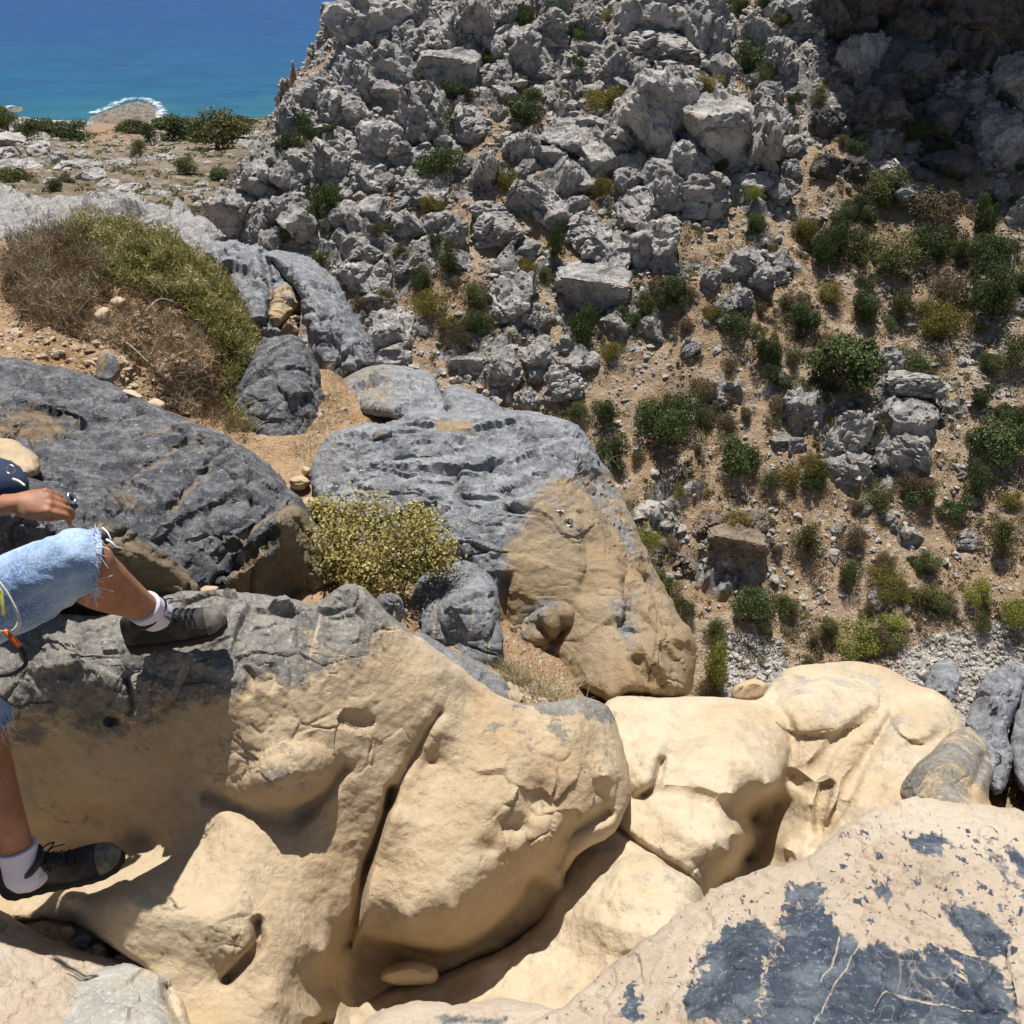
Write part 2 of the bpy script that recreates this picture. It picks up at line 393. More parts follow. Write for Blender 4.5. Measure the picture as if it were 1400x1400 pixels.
relief('boulder', 'dark upright boulder standing in shade beside the green shrub', 'boulder',
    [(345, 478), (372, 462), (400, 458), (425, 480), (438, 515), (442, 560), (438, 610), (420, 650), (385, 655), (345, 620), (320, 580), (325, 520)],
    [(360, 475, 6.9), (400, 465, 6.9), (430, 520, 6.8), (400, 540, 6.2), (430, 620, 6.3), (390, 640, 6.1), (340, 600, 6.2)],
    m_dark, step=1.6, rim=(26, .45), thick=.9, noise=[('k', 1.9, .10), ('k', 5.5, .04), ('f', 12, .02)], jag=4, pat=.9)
relief('boulder', 'low brown and grey boulder behind the big grey rock, lying on orange soil', 'boulder',
    [(453, 540), (480, 512), (515, 497), (550, 500), (590, 512), (607, 540), (604, 570), (575, 585), (545, 578), (520, 572), (490, 562)],
    [(470, 540, 7), (530, 500, 7.4), (595, 520, 7.2), (530, 560, 6.4), (590, 560, 6.5), (540, 580, 6.2)],
    m_rock2, step=1.6, rim=(22, .5), thick=1., noise=[('k', 1.5, .12, (1.8, 1, .7)), ('k', 5, .06), ('k', 12, .02), ('f', 10, .02)], jag=3,
    pat=lambda x, y: .55+.4*sstep(x, 520, 580))
relief('boulder', 'small grey block wedged right of the low brown boulder', 'boulder',
    [(606, 535), (625, 525), (665, 545), (690, 560), (680, 590), (630, 590), (607, 575)],
    [(620, 535, 7.), (670, 560, 6.8), (640, 580, 6.5)], m_grey, step=2, rim=(16, .3), thick=.8, noise=[('k', 3, .08), ('f', 8, .02)], pat=.9)

# the soil mound carrying the shrub
mound_ctrl = [(0, 340, 7.5), (-120, 350, 7.5), (80, 312, 7.7), (150, 312, 7.7), (230, 330, 7.6), (290, 375, 7.4), (330, 440, 7.1), (350, 500, 6.9), (0, 440, 6.5), (150, 400, 6.9), (150, 470, 6.3), (240, 420, 6.8), (260, 500, 6.4), (310, 520, 6.7), (300, 590, 6.5), (200, 550, 6.0), (100, 520, 5.8), (0, 500, 5.7), (-150, 500, 5.6), (345, 580, 6.8)]
mound_out = [(-200, 350), (-60, 342), (20, 330), (80, 316), (150, 312), (220, 326), (285, 372), (325, 430), (350, 490), (352, 560), (335, 615), (290, 615), (190, 575), (90, 550), (0, 540), (-200, 560)]
relief('soil_mound', None, None, mound_out, mound_ctrl, m_soil, step=2, rim=(40, .6), thick=1.2,
    noise=[('f', 1.3, .10), ('r', 3.2, .05), ('k', 9, .03), ('f', 20, .015)], jag=5, kind='structure', pat=0)

# long dark boulder
E_v = [[(170, 665), (215, 630), (265, 600), (275, 608)], [(275, 608), (290, 640), (262, 665), (238, 690)], [(300, 770), (330, 735), (395, 690)], [(170, 600), (220, 585), (265, 575)]]
def vein_of(lines, w):
    return lambda x, y: np.max([np.exp(-(seg_dist(x, y, smooth_line(l, 5, False))[0]/w)**2) for l in lines], 0)
relief('boulder', 'long dark pitted boulder with tan veins and a smooth brown end', 'boulder',
    [(-260, 520), (-100, 495), (0, 488), (60, 497), (150, 522), (230, 560), (275, 582), (330, 607), (372, 640), (398, 668), (432, 705), (458, 752), (464, 785), (445, 812), (415, 826), (340, 835),
     (255, 835), (220, 780), (130, 735), (60, 690), (0, 650), (-260, 640)],
    [(-200, 530, 5.1), (0, 492, 5.2), (150, 525, 4.95), (270, 583, 4.6), (330, 610, 4.5), (396, 672, 4.3), (430, 720, 4.3), (460, 770, 4.3), (100, 590, 4.5), (200, 620, 4.25), (300, 680, 4.0), (382, 712, 3.80), (350, 745, 3.72), (320, 790, 3.8), (240, 700, 3.85), (150, 680, 3.85), (50, 640, 3.9), (0, 560, 4.5), (410, 812, 4.2), (300, 830, 3.9), (225, 780, 3.7), (0, 650, 3.9), (-200, 620, 4.1), (430, 780, 4.15), (380, 800, 4.08)],
    m_dark, rim=(16, .22), thick=1., sub=4,
    noise=[('f', 1.5, .04), ('k', 4., .05, (1, 1, 1), lambda x, y: 1-.8*polyfield(x, y, [(385, 700), (398, 668), (470, 770), (440, 830), (300, 830)], 12)), ('k', 14, .014), ('r', 20, .004), ('f', 30, .004), ('x', 2.4, .03)],
    feats=[('c', E_v[0], 6, .035), ('c', E_v[1], 6, .03), ('c', E_v[2], 6, .03), ('s', [(398, 668), (378, 705), (380, 735), (330, 775), (300, 800)], 5, .10, 60),
           ('s', [(0, 545), (90, 560), (120, 600), (60, 640), (0, 600)], 8, .09, 60), ('c', [(395, 690), (280, 700), (190, 770)], 8, .05)],
    pat=lambda x, y: .92-.75*polyfield(x, y, [(392, 680), (375, 712), (378, 738), (330, 772), (300, 830), (460, 830), (470, 770), (430, 705)], 10)
        -.5*polyfield(x, y, [(-40, 545), (60, 545), (110, 565), (100, 600), (40, 620), (-40, 610)], 25)-.35*polyfield(x, y, [(140, 650), (185, 640), (200, 700), (150, 715)], 14),
    vein=vein_of(E_v, 3.0), jag=3)
relief('stone', 'rounded tan stone lying under the left end of the dark boulder', 'stone',
    [(-30, 600), (5, 598), (35, 612), (54, 630), (52, 648), (25, 655), (-30, 640)], [(0, 610, 3.7), (50, 640, 3.65), (10, 650, 3.55)],
    m_worn, rim=(16, .12), thick=.2, noise=[('f', 5, .02), ('k', 9, .01)], pat=.0)
# block behind the calf
relief('boulder', 'brown grey wedge of rock right behind the bare calf, sloping down to the right', 'boulder',
    [(-420, 560), (-200, 600), (0, 640), (50, 655), (85, 672), (140, 700), (175, 718), (205, 740), (240, 768), (262, 792), (270, 812), (240, 845), (120, 870), (-420, 900)],
    [(-300, 640, 2.95), (0, 645, 2.75), (60, 662, 2.75), (100, 690, 2.68), (150, 708, 2.76), (200, 742, 2.85), (262, 795, 2.95), (180, 760, 2.76), (120, 740, 2.62), (60, 720, 2.52), (0, 690, 2.5), (100, 850, 2.95), (240, 840, 3.05), (0, 850, 2.85), (-150, 820, 2.8), (-300, 820, 2.7), (-150, 700, 2.6)],
    m_dark, rim=(12, .08), thick=.6, sub=4, noise=[('f', 2, .025), ('k', 4.5, .035), ('k', 13, .009), ('f', 24, .005)],
    feats=[('c', [(140, 740), (165, 730), (185, 722), (190, 735)], 5, .04), ('s', [(262, 795), (215, 765), (180, 745), (140, 722), (80, 700)], 5, .03, 40)],
    pat=lambda x, y: .75-.6*polyfield(x, y, [(110, 715), (180, 735), (240, 780), (260, 830), (120, 850), (90, 780)], 14), jag=3)

# main ledge: grey crest running into a tan worn face
def g_pat(x, y):
    crest = np.interp(x, [0, 100, 200, 300, 400, 480, 520, 600, 700], [960, 985, 985, 930, 905, 895, 870, 840, 790])
    f = sstep(crest-y+18*perlin(np.c_[x*.012, y*.012, x*0]), -85, 75)*1.05
    return np.maximum(f, .28*polyfield(x, y, [(280, 985), (380, 960), (440, 1010), (430, 1080), (290, 1080)], 40))-.0+.42*polyfield(x, y, [(300, 1230), (350, 1220), (350, 1320), (280, 1330)], 30)
LED = [(-420, 860), (-100, 850), (0, 848), (20, 842), (60, 838), (130, 842), (180, 835), (240, 812), (300, 806), (350, 812), (400, 818), (432, 828), (455, 806), (480, 796), (503, 808), (520, 828), (545, 850),
     (590, 885), (640, 920), (672, 945), (720, 962), (790, 955), (825, 962), (842, 990), (858, 1040), (862, 1090), (838, 1140), (800, 1160), (772, 1200), (768, 1240), (735, 1270), (690, 1300), (640, 1318), (600, 1335), (545, 1350),
     (490, 1395), (440, 1450), (300, 1480), (230, 1400), (215, 1345), (160, 1300), (90, 1262), (0, 1262), (-420, 1300)]
relief('rock_ledge', 'dark grey ledge under the shoe that turns into big worn tan bulges below', 'rock', LED,
    [(-300, 870, 2.75), (-300, 1000, 2.55), (-200, 1250, 2.5), (0, 850, 2.72), (60, 842, 2.72), (180, 838, 2.70), (300, 808, 2.76), (430, 828, 2.82), (480, 797, 2.86), (560, 862, 2.92), (665, 945, 3.0), (100, 890, 2.56), (180, 892, 2.55), (240, 888, 2.54), (300, 880, 2.6), (330, 900, 2.58), (420, 880, 2.68), (500, 870, 2.76), (600, 920, 2.88), (90, 940, 2.56), (200, 950, 2.56), (300, 960, 2.54), (400, 960, 2.6), (480, 950, 2.7), (580, 970, 2.84), (0, 960, 2.62), (60, 1050, 2.82), (160, 1060, 2.78), (250, 1060, 2.70), (232, 1115, 2.74), (370, 1070, 2.54), (440, 1060, 2.62), (520, 1060, 2.74), (590, 1040, 2.88), (340, 1100, 2.62), (420, 1110, 2.66), (130, 1130, 2.85), (200, 1150, 2.82), (232, 1165, 2.66), (205, 1215, 2.42), (330, 1170, 2.50), (440, 1180, 2.62), (510, 1180, 2.76), (0, 1100, 2.8), (0, 1195, 2.80), (60, 1185, 2.86), (130, 1172, 2.84), (60, 1120, 2.86), (95, 1228, 2.48), (180, 1230, 2.37), (260, 1250, 2.36), (330, 1290, 2.38), (230, 1310, 2.36), (400, 1270, 2.47), (440, 1300, 2.54), (300, 1340, 2.36), (380, 1370, 2.33), (430, 1390, 2.46), (100, 1262, 2.58), (0, 1260, 2.56), (450, 1440, 2.34), (300, 1460, 2.22),
     (720, 965, 3.0), (790, 958, 3.08), (835, 975, 3.14), (858, 1050, 3.08), (860, 1090, 3.06), (600, 1000, 2.84), (700, 1020, 2.86), (780, 1010, 2.92), (830, 1060, 2.92), (560, 1090, 2.78), (640, 1080, 2.78), (720, 1090, 2.8), (780, 1100, 2.86), (840, 1130, 2.98), (520, 1180, 2.74), (600, 1170, 2.68), (680, 1170, 2.72), (740, 1150, 2.82), (495, 1255, 2.72), (560, 1255, 2.62), (620, 1245, 2.63), (660, 1200, 2.70), (700, 1230, 2.88), (740, 1200, 2.98), (768, 1230, 3.08), (560, 1290, 2.78), (620, 1300, 2.88), (690, 1285, 3.0), (480, 1300, 2.84), (520, 1310, 2.9), (600, 1325, 2.92), (450, 1350, 2.74), (440, 1400, 2.64), (500, 1360, 2.84), (480, 1275, 2.78)],
    m_worn, rim=(12, .09), thick=.8, sub=4, jag=2.5,
    noise=[('f', 2.2, .018), ('k', 5.5, .035, (1, 1, 1), lambda x, y: np.clip(g_pat(x, y)-.1, .0, 1)), ('k', 16, .011, (1, 1, 1), lambda x, y: np.clip(g_pat(x, y), .0, 1)), ('k', 34, .004, (1, 1, 1), lambda x, y: np.clip(g_pat(x, y), .0, 1)), ('f', 9, .005), ('f', 26, .0025), ('f', 60, .0012),
        ('k', 8, .022, (1, 1, 1), lambda x, y: np.maximum(polyfield(x, y, [(660, 1060), (760, 1050), (850, 1060), (840, 1150), (770, 1180), (690, 1180)], 30), .5*polyfield(x, y, [(290, 1020), (480, 960), (560, 1000), (480, 1080), (300, 1090)], 40)))],
    feats=[('e', 400, 1058, 62, 46, -18, .07), ('c', [(285, 1085), (340, 1110), (400, 1120), (440, 1085), (470, 1050)], 12, .05),
           ('c', [(600, 975), (565, 1030), (532, 1100)], 8, .03), ('c', [(535, 1080), (528, 1110), (515, 1150), (500, 1190), (488, 1250), (476, 1290)], 7, .10), ('s', [(476, 1290), (490, 1240), (505, 1180), (532, 1095)], 8, -.04, 50),
           ('c', [(352, 1262), (350, 1295), (310, 1340)], 7, .06), ('b', 310, 1270, 50, 50, 0, .05), ('b', 400, 1330, 45, 60, 0, .03),
           ('s', [(110, 905), (120, 960), (175, 985), (230, 960), (262, 900)], 6, .05, 50), ('c', [(175, 930), (180, 970), (150, 985)], 6, .04),
           ('s', [(330, 905), (350, 925), (340, 960)], 5, .02, 30), ('s', [(370, 900), (380, 930), (372, 955)], 6, .02, 25), ('b', 225, 1090, 60, 60, 0, -.03), ('e', 488, 985, 26, 18, 0, -.035),
           ('b', 700, 1130, 26, 18, 0, -.05), ('b', 668, 1160, 20, 14, 0, -.03), ('b', 735, 1090, 22, 24, 0, -.04), ('e', 745, 1135, 24, 34, 20, .03),
           ('c', [(765, 1180), (780, 1140), (830, 1110)], 10, .06), ('s', [(480, 1275), (540, 1285), (600, 1300), (640, 1290), (700, 1240), (730, 1190)], 10, .12, 60), ('b', 810, 985, 40, 30, 0, .03)],
    pat=lambda x, y: np.maximum(g_pat(x, y), .85*polyfield(x, y, [(700, 958), (760, 950), (830, 958), (840, 985), (780, 975), (720, 970)], 10)+.30*polyfield(x, y, [(690, 990), (800, 980), (850, 1040), (820, 1100), (700, 1060)], 40)),
    vein=vein_of([[(440, 840), (428, 880), (425, 905)]], 2.5))
# the washed out channel: one continuous body of pale worn rock
relief('rock_channel', 'pale cream water worn rock with scoops and a dark cleft, right of the tan bulges', 'rock',
    [(825, 968), (850, 952), (900, 955), (960, 950), (1010, 955), (1040, 956), (1056, 932), (1075, 916), (1110, 908), (1170, 905), (1220, 915), (1250, 935), (1290, 950), (1315, 985), (1325, 1030), (1315, 1080), (1330, 1200), (1300, 1350), (950, 1560), (600, 1580), (350, 1520),
     (380, 1420), (470, 1380), (540, 1345), (600, 1330), (700, 1290), (750, 1240), (765, 1180), (820, 1130), (850, 1090), (835, 1010)],
    [(840, 965, 3.75), (950, 955, 3.95), (1040, 957, 4.0), (870, 1070, 3.32), (900, 1020, 3.42), (960, 1030, 3.42), (1000, 1085, 3.26), (1010, 990, 3.68), (1060, 1040, 3.6), (860, 1020, 3.5), (1050, 1072, 3.42),
     (862, 1102, 3.28), (900, 1090, 3.25), (960, 1098, 3.25), (1004, 1140, 3.16), (930, 1130, 3.05), (970, 1160, 3.02), (900, 1150, 3.08), (930, 1185, 3.0), (958, 1212, 3.0), (996, 1165, 3.08),
     (780, 1210, 3.12), (800, 1165, 3.2), (850, 1165, 3.12), (850, 1200, 2.92), (900, 1230, 2.82), (820, 1260, 2.8), (860, 1310, 2.7), (780, 1300, 2.88), (945, 1240, 2.8), (930, 1290, 2.7),
     (400, 1420, 2.55), (520, 1370, 2.84), (600, 1340, 2.94), (700, 1310, 2.95), (755, 1275, 2.98), (700, 1400, 2.62), (560, 1420, 2.6), (850, 1380, 2.6), (600, 1520, 2.4), (950, 1450, 2.5), (1200, 1350, 2.9),
     (1030, 1120, 3.85), (1045, 1150, 3.8), (1022, 1175, 3.75), (990, 1212, 3.55), (1062, 1100, 3.8),
     (1060, 945, 4.25), (1150, 908, 4.4), (1220, 918, 4.4), (1300, 970, 4.1), (1320, 1030, 3.9), (1100, 960, 4.0), (1160, 990, 3.9), (1240, 990, 3.95), (1085, 1060, 3.72), (1110, 1100, 3.55), (1075, 1160, 3.5), (1130, 1130, 3.55), (1200, 1070, 3.6), (1150, 1040, 3.7), (1250, 1090, 3.4), (1170, 1170, 3.3), (1100, 1200, 3.35), (1200, 1300, 3.0), (1060, 1235, 3.3)],
    m_pale, rim=(16, .14), thick=.8, jag=2, noise=[('f', 1.8, .035), ('f', 7, .008), ('f', 22, .003), ('f', 60, .0012), ('k', 7, .012, (1, 1, 1), lambda x, y: np.maximum(polyfield(x, y, [(880, 1130), (1000, 1120), (1000, 1170), (960, 1220), (900, 1170)], 15), .6*polyfield(x, y, [(1180, 960), (1230, 960), (1160, 1140), (1110, 1140)], 15)))],
    feats=[('c', [(868, 1092), (900, 1083), (950, 1088), (1000, 1110)], 9, .03), ('c', [(835, 1125), (870, 1152), (905, 1174), (945, 1200), (965, 1222)], 6, .06), ('c', [(1050, 955), (1076, 985), (1084, 1020), (1078, 1055)], 8, .05),
           ('s', [(1003, 1112), (1035, 1095), (1062, 1075), (1078, 1048)], 9, .10, 40), ('s', [(963, 1225), (995, 1180), (1010, 1137)], 8, .12, 40),
           ('c', [(905, 1040), (898, 1070), (880, 1088)], 6, .05), ('c', [(935, 960), (930, 1010), (905, 1050)], 14, .03), ('b', 880, 1050, 22, 25, 0, .04), ('c', [(840, 1250), (900, 1255), (950, 1240)], 14, .015), ('s', [(830, 1310), (900, 1290), (960, 1240)], 10, .015, 40),
           ('e', 1130, 965, 75, 40, -10, .09), ('c', [(1190, 975), (1160, 1000), (1140, 1020), (1120, 1050)], 9, .05), ('c', [(1130, 1075), (1122, 1105), (1118, 1135)], 8, .07), ('c', [(1225, 970), (1200, 1010), (1170, 1060), (1140, 1120), (1115, 1160)], 8, .05),
           ('b', 1180, 1030, 40, 22, -50, -.06), ('e', 1260, 985, 45, 32, 20, .05), ('c', [(1235, 1025), (1270, 1015), (1285, 1005)], 8, .035)],
    pat=lambda x, y: .16+.22*polyfield(x, y, [(1060, 920), (1220, 915), (1180, 960), (1080, 970)], 30)+.2*polyfield(x, y, [(870, 1190), (980, 1200), (960, 1300), (860, 1280)], 40)+.15*polyfield(x, y, [(1190, 1000), (1300, 980), (1310, 1060), (1200, 1120)], 40))
relief('boulder', 'brownish grey rounded boulder at the right edge of the cream dome', 'boulder',
    [(1230, 1080), (1245, 1055), (1275, 1025), (1305, 1000), (1330, 995), (1350, 1020), (1358, 1055), (1352, 1090), (1355, 1112), (1320, 1118), (1270, 1110), (1240, 1100)],
    [(1240, 1080, 3.0), (1320, 1000, 3.35), (1350, 1040, 3.2), (1355, 1100, 2.9), (1300, 1050, 2.86), (1280, 1090, 2.76), (1330, 1100, 2.75)],
    m_worn, rim=(20, .2), thick=.4, jag=2, noise=[('f', 2.4, .03), ('k', 6, .02), ('f', 20, .005)], pat=lambda x, y: .62-.4*sstep(y+.4*x, 1595, 1640), feats=[('c', [(1345, 1035), (1340, 1055), (1330, 1075)], 6, .05)])
relief('boulder', 'long blue grey ridge of rock standing upright at the right margin', 'boulder',
    [(1320, 985), (1335, 945), (1355, 920), (1385, 908), (1400, 925), (1392, 960), (1378, 1000), (1385, 1030), (1378, 1070), (1360, 1085), (1345, 1040), (1325, 1010)],
    [(1335, 960, 4.4), (1370, 915, 4.6), (1395, 930, 4.7), (1370, 1000, 4.1), (1380, 1060, 3.8), (1340, 1000, 4.1), (1360, 960, 4.15)],
    m_rock2, rim=(9, .12), thick=.7, noise=[('k', 1.8, .16), ('k', 6, .03, (2, 2, .5)), ('f', 12, .01)], pat=.95)
relief('boulder', 'blue grey boulder cut off by the right margin beside the upright ridge', 'boulder',
    [(1388, 960), (1400, 925), (1440, 905), (1500, 930), (1500, 1090), (1440, 1100), (1392, 1075), (1380, 1010)],
    [(1395, 950, 4.7), (1450, 915, 4.8), (1450, 1000, 4.2), (1400, 1060, 4.1), (1460, 1090, 3.9)], m_rock2, rim=(9, .12), thick=.7, noise=[('k', 1.8, .16), ('k', 6, .03), ('f', 12, .01)], pat=.9)
relief('boulder', 'small light grey boulder right of the cream dome crest', 'boulder',
    [(1262, 935), (1275, 910), (1300, 903), (1312, 920), (1310, 948), (1295, 965), (1272, 955)], [(1270, 930, 5.0), (1300, 908, 5.1), (1300, 950, 4.7), (1285, 935, 4.7)],
    m_rock2, rim=(8, .12), thick=.5, noise=[('k', 2.4, .12), ('f', 8, .02)], pat=.9)
# patched slab bottom right
K_p = [[(945, 1400), (935, 1360), (960, 1310), (1000, 1262), (1020, 1248), (1050, 1260), (1058, 1300), (1045, 1330), (1030, 1400)],
       [(1068, 1275), (1072, 1240), (1100, 1232), (1135, 1238), (1140, 1268), (1160, 1275), (1180, 1290), (1210, 1285), (1235, 1310), (1290, 1290), (1340, 1300), (1375, 1330), (1390, 1400), (1400, 1470), (1000, 1470), (1040, 1400), (1050, 1340)],
       [(1075, 1210), (1110, 1205), (1135, 1220), (1100, 1232), (1070, 1225)], [(1195, 1205), (1210, 1205), (1222, 1232), (1210, 1240)], [(1245, 1150), (1280, 1142), (1300, 1155), (1270, 1170), (1250, 1165)],
       [(1375, 1155), (1400, 1165), (1440, 1220), (1400, 1200)], [(1290, 1240), (1330, 1240), (1390, 1290), (1350, 1310)], [(845, 1385), (860, 1348), (878, 1355), (865, 1390)]]
def k_pat(x, y):
    w = 13*fbm(np.c_[x*.05, y*.05, x*0+3], 5, .65)
    v = np.max([polyfield(x+w, y+w, p, 7) for p in K_p], 0)
    st = fbm(np.c_[(x*.8+y*.6)*.012, (y*.8-x*.6)*.05, x*0+9], 4, .6)
    v = np.maximum(v, .62*sstep(st, .35, .75)*polyfield(x, y, [(1200, 1230), (1400, 1150), (1460, 1400), (1350, 1330), (1250, 1290)], 40))
    inner = polyfield(x, y, [(1200, 1275), (1400, 1280), (1420, 1400), (1280, 1360)], 40)
    fl = fbm(np.c_[(x*.9+y*.4)*.05, (y*.9-x*.4)*.10, x*0+21], 4, .7); fz = polyfield(x, y, [(1060, 1200), (1120, 1150), (1200, 1120), (1400, 1130), (1500, 1300), (1300, 1290), (1180, 1280)], 40)
    v = np.maximum(v, .80*fz*sstep(fl, .42, .62)); fl2 = fbm(np.c_[x*.11, y*.16, x*0+41], 3, .7); v = np.maximum(v, .6*sstep(fl2, .55, .75)*sstep(y, 1120, 1160))
    return v-.75*inner*sstep(st, .25, .6)-.02+.10*fbm(np.c_[x*.2, y*.2, x*0+51], 3, .7)
relief('rock_slab', 'flat tan slab with dark blue grey patches and white veins, bottom right corner', 'rock',
    [(600, 1480), (760, 1380), (820, 1330), (860, 1300), (905, 1270), (960, 1226), (1000, 1205), (1040, 1188), (1080, 1180), (1118, 1162), (1150, 1135), (1190, 1108), (1240, 1093), (1300, 1095), (1360, 1104), (1400, 1110), (1560, 1130), (1700, 1250), (1700, 1700), (500, 1700)],
    [(650, 1480, 1.75), (860, 1310, 2.1), (960, 1230, 2.25), (1040, 1192, 2.3), (1118, 1166, 2.34), (1200, 1110, 2.46), (1300, 1100, 2.5), (1400, 1114, 2.45), (1600, 1200, 2.2), (960, 1300, 2.0), (1100, 1240, 2.04), (1250, 1180, 2.15), (1380, 1200, 2.08),
     (900, 1400, 1.82), (1020, 1300, 1.9), (1150, 1330, 1.8), (1300, 1300, 1.84), (1400, 1330, 1.78), (1100, 1450, 1.6), (1300, 1450, 1.62), (1000, 1700, 1.35), (1600, 1600, 1.4)],
    m_slab, rim=(9, .04), thick=.6, sub=4, jag=5,
    noise=[('f', 2.2, .02), ('k', 6, .012), ('k', 16, .007), ('r', 26, .0025), ('x', 2.4, .01)], pat=k_pat, vein=vein_of([[(1180, 1285), (1150, 1330), (1115, 1400), (1100, 1440)], [(1148, 1280), (1138, 1310), (1122, 1340)], [(1390, 1240), (1380, 1300), (1392, 1400)], [(1195, 1385), (1212, 1357), (1250, 1368), (1330, 1385)]], 1.6),
    feats=[('s', [(1400, 1395), (1330, 1388), (1260, 1372), (1215, 1357), (1190, 1400)], 3, .018, 40), ('c', [(1055, 1262), (1062, 1290), (1045, 1320)], 6, .015), ('b', 1240, 1170, 60, 30, 10, .03), ('s', [(1390, 1240), (1376, 1300), (1392, 1400)], 4, .015, 30)])
relief('rock_slab', 'low pinkish tan slab strip at the bottom edge, left of the patched slab', 'rock',
    [(430, 1480), (500, 1395), (560, 1370), (620, 1372), (700, 1365), (760, 1380), (790, 1400), (860, 1500), (500, 1600)],
    [(500, 1400, 2.02), (620, 1378, 2.04), (760, 1385, 2.), (600, 1450, 1.84), (700, 1500, 1.72)], m_slab, rim=(14, .05), thick=.3, noise=[('f', 3, .02), ('k', 9, .01)],
    pat=lambda x, y: .05+.6*polyfield(x, y, [(600, 1385), (680, 1382), (690, 1395), (610, 1396)], 8))
# bottom left
relief('rock_slab', 'pinkish tan rock surface in the bottom left corner under the lower shoe', 'rock',
    [(-400, 1240), (-60, 1240), (0, 1245), (30, 1262), (70, 1285), (110, 1300), (160, 1312), (200, 1330), (215, 1360), (200, 1480), (-400, 1600)],
    [(-200, 1260, 2.4), (0, 1250, 2.48), (60, 1290, 2.44), (150, 1320, 2.42), (0, 1330, 2.2), (80, 1340, 2.22), (200, 1340, 2.36), (100, 1420, 2.08), (-200, 1400, 2.0), (0, 1500, 1.9)],
    m_slab, rim=(14, .08), thick=.4, noise=[('f', 2.5, .03), ('k', 7, .02), ('k', 18, .006)], pat=lambda x, y: .12+0*x, feats=[('c', [(50, 1345), (75, 1330), (95, 1322)], 6, .015), ('b', 50, 1290, 30, 20, 0, .02)])
relief('boulder', 'pale grey block with a flat top at the bottom left', 'boulder',
    [(40, 1365), (90, 1345), (130, 1325), (180, 1318), (225, 1335), (245, 1355), (262, 1400), (290, 1470), (150, 1540), (40, 1500)],
    [(60, 1365, 2.24), (130, 1328, 2.32), (200, 1325, 2.34), (245, 1358, 2.3), (150, 1380, 2.12), (220, 1400, 2.1), (100, 1440, 1.98), (262, 1420, 2.16), (200, 1500, 1.9)],
    m_pale, rim=(10, .07), thick=.3, noise=[('f', 3, .015), ('k', 7, .014), ('k', 18, .004)], pat=lambda x, y: .75-.5*sstep(x, 215, 240), feats=[('s', [(262, 1440), (232, 1380), (215, 1340)], 5, .05, 30)])
for i, (pts, z, lb, ma, pt) in enumerate([
    ([(520, 1340), (525, 1322), (560, 1313), (592, 1320), (600, 1335), (590, 1345), (550, 1348)], 2.80, 'smooth cream pebble lying in the hollow under the big tan boulder', m_pale, .05),
    ([(103, 1300), (100, 1284), (116, 1276), (126, 1282), (122, 1296), (112, 1303)], 2.5, 'small grey angular stone in the gap beneath the lower shoe', m_grey, .8),
    ([(128, 1308), (126, 1292), (140, 1290), (148, 1300), (146, 1316)], 2.5, 'small tan stone beside the grey angular one in the gap', m_worn, 0.),
    ([(160, 1318), (158, 1306), (180, 1302), (194, 1312), (190, 1322), (172, 1326)], 2.47, 'flat ochre stone at the right end of the row of gap stones', m_worn, 0.),
    ([(86, 1280), (84, 1268), (98, 1266), (106, 1276), (98, 1286)], 2.52, 'tiny cream stone at the left end of the row of gap stones', m_pale, .1),
    ([(133, 520), (132, 495), (142, 478), (156, 484), (165, 502), (162, 516), (150, 524)], 5.75, 'grey and tan flat stone leaning upright on the soil mound', m_grey, .55),
    ([(128, 430), (140, 420), (150, 424), (148, 440), (134, 444)], 6.45, 'small pale stone among dry twigs of the mound', m_pale, .1),
    ([(150, 412), (160, 405), (172, 410), (168, 422), (154, 422)], 6.7, 'small square tan stone below the green shrub', m_pale, .1),
    ([(200, 552), (212, 545), (226, 552), (222, 562), (208, 562)], 4.85, 'pinkish stone wedged behind the crest of the long dark boulder', m_pale, .1),
    ([(160, 536), (178, 532), (196, 542), (186, 548)], 4.9, 'white stone chip on the crest of the long dark boulder', m_pale, .1),
    ([(396, 655), (412, 650), (424, 658), (415, 670), (400, 668)], 5.2, 'flat brown stone in front of the dark upright boulder', m_worn, .3),
    ([(412, 645), (414, 638), (424, 640), (425, 648), (416, 650)], 5.3, 'little reddish pebble above the flat brown stone', m_worn, .0),
    ([(405, 690), (420, 680), (440, 684), (432, 698), (412, 702)], 4.8, 'flat tan stone at the foot of the yellow bush', m_worn, .2),
    ([(510, 600), (520, 588), (535, 588), (530, 600)], 5.15, 'small stone on the crest of the big grey rock', m_grey, .6),
    ([(268, 812), (282, 800), (298, 802), (296, 812), (280, 818)], 3.3, 'tan stone stuck in the crack behind the upper shoe', m_worn, .1),
    ([(1003, 960), (1004, 938), (1030, 928), (1048, 936), (1046, 958)], 4.7, 'tan block peeping out between the pale face and the cream dome', m_worn, .1)]):
    relief('stone', lb, 'stone', pts, [(0, 0, z)], ma, step=1.2 if i else 2, rim=(8 if i else 14, .035*z/2.4 if i else .1), thick=.06*z/2.4, noise=[('f', 12/z, .012), ('k', 20/z, .01)], pat=pt, jag=1)

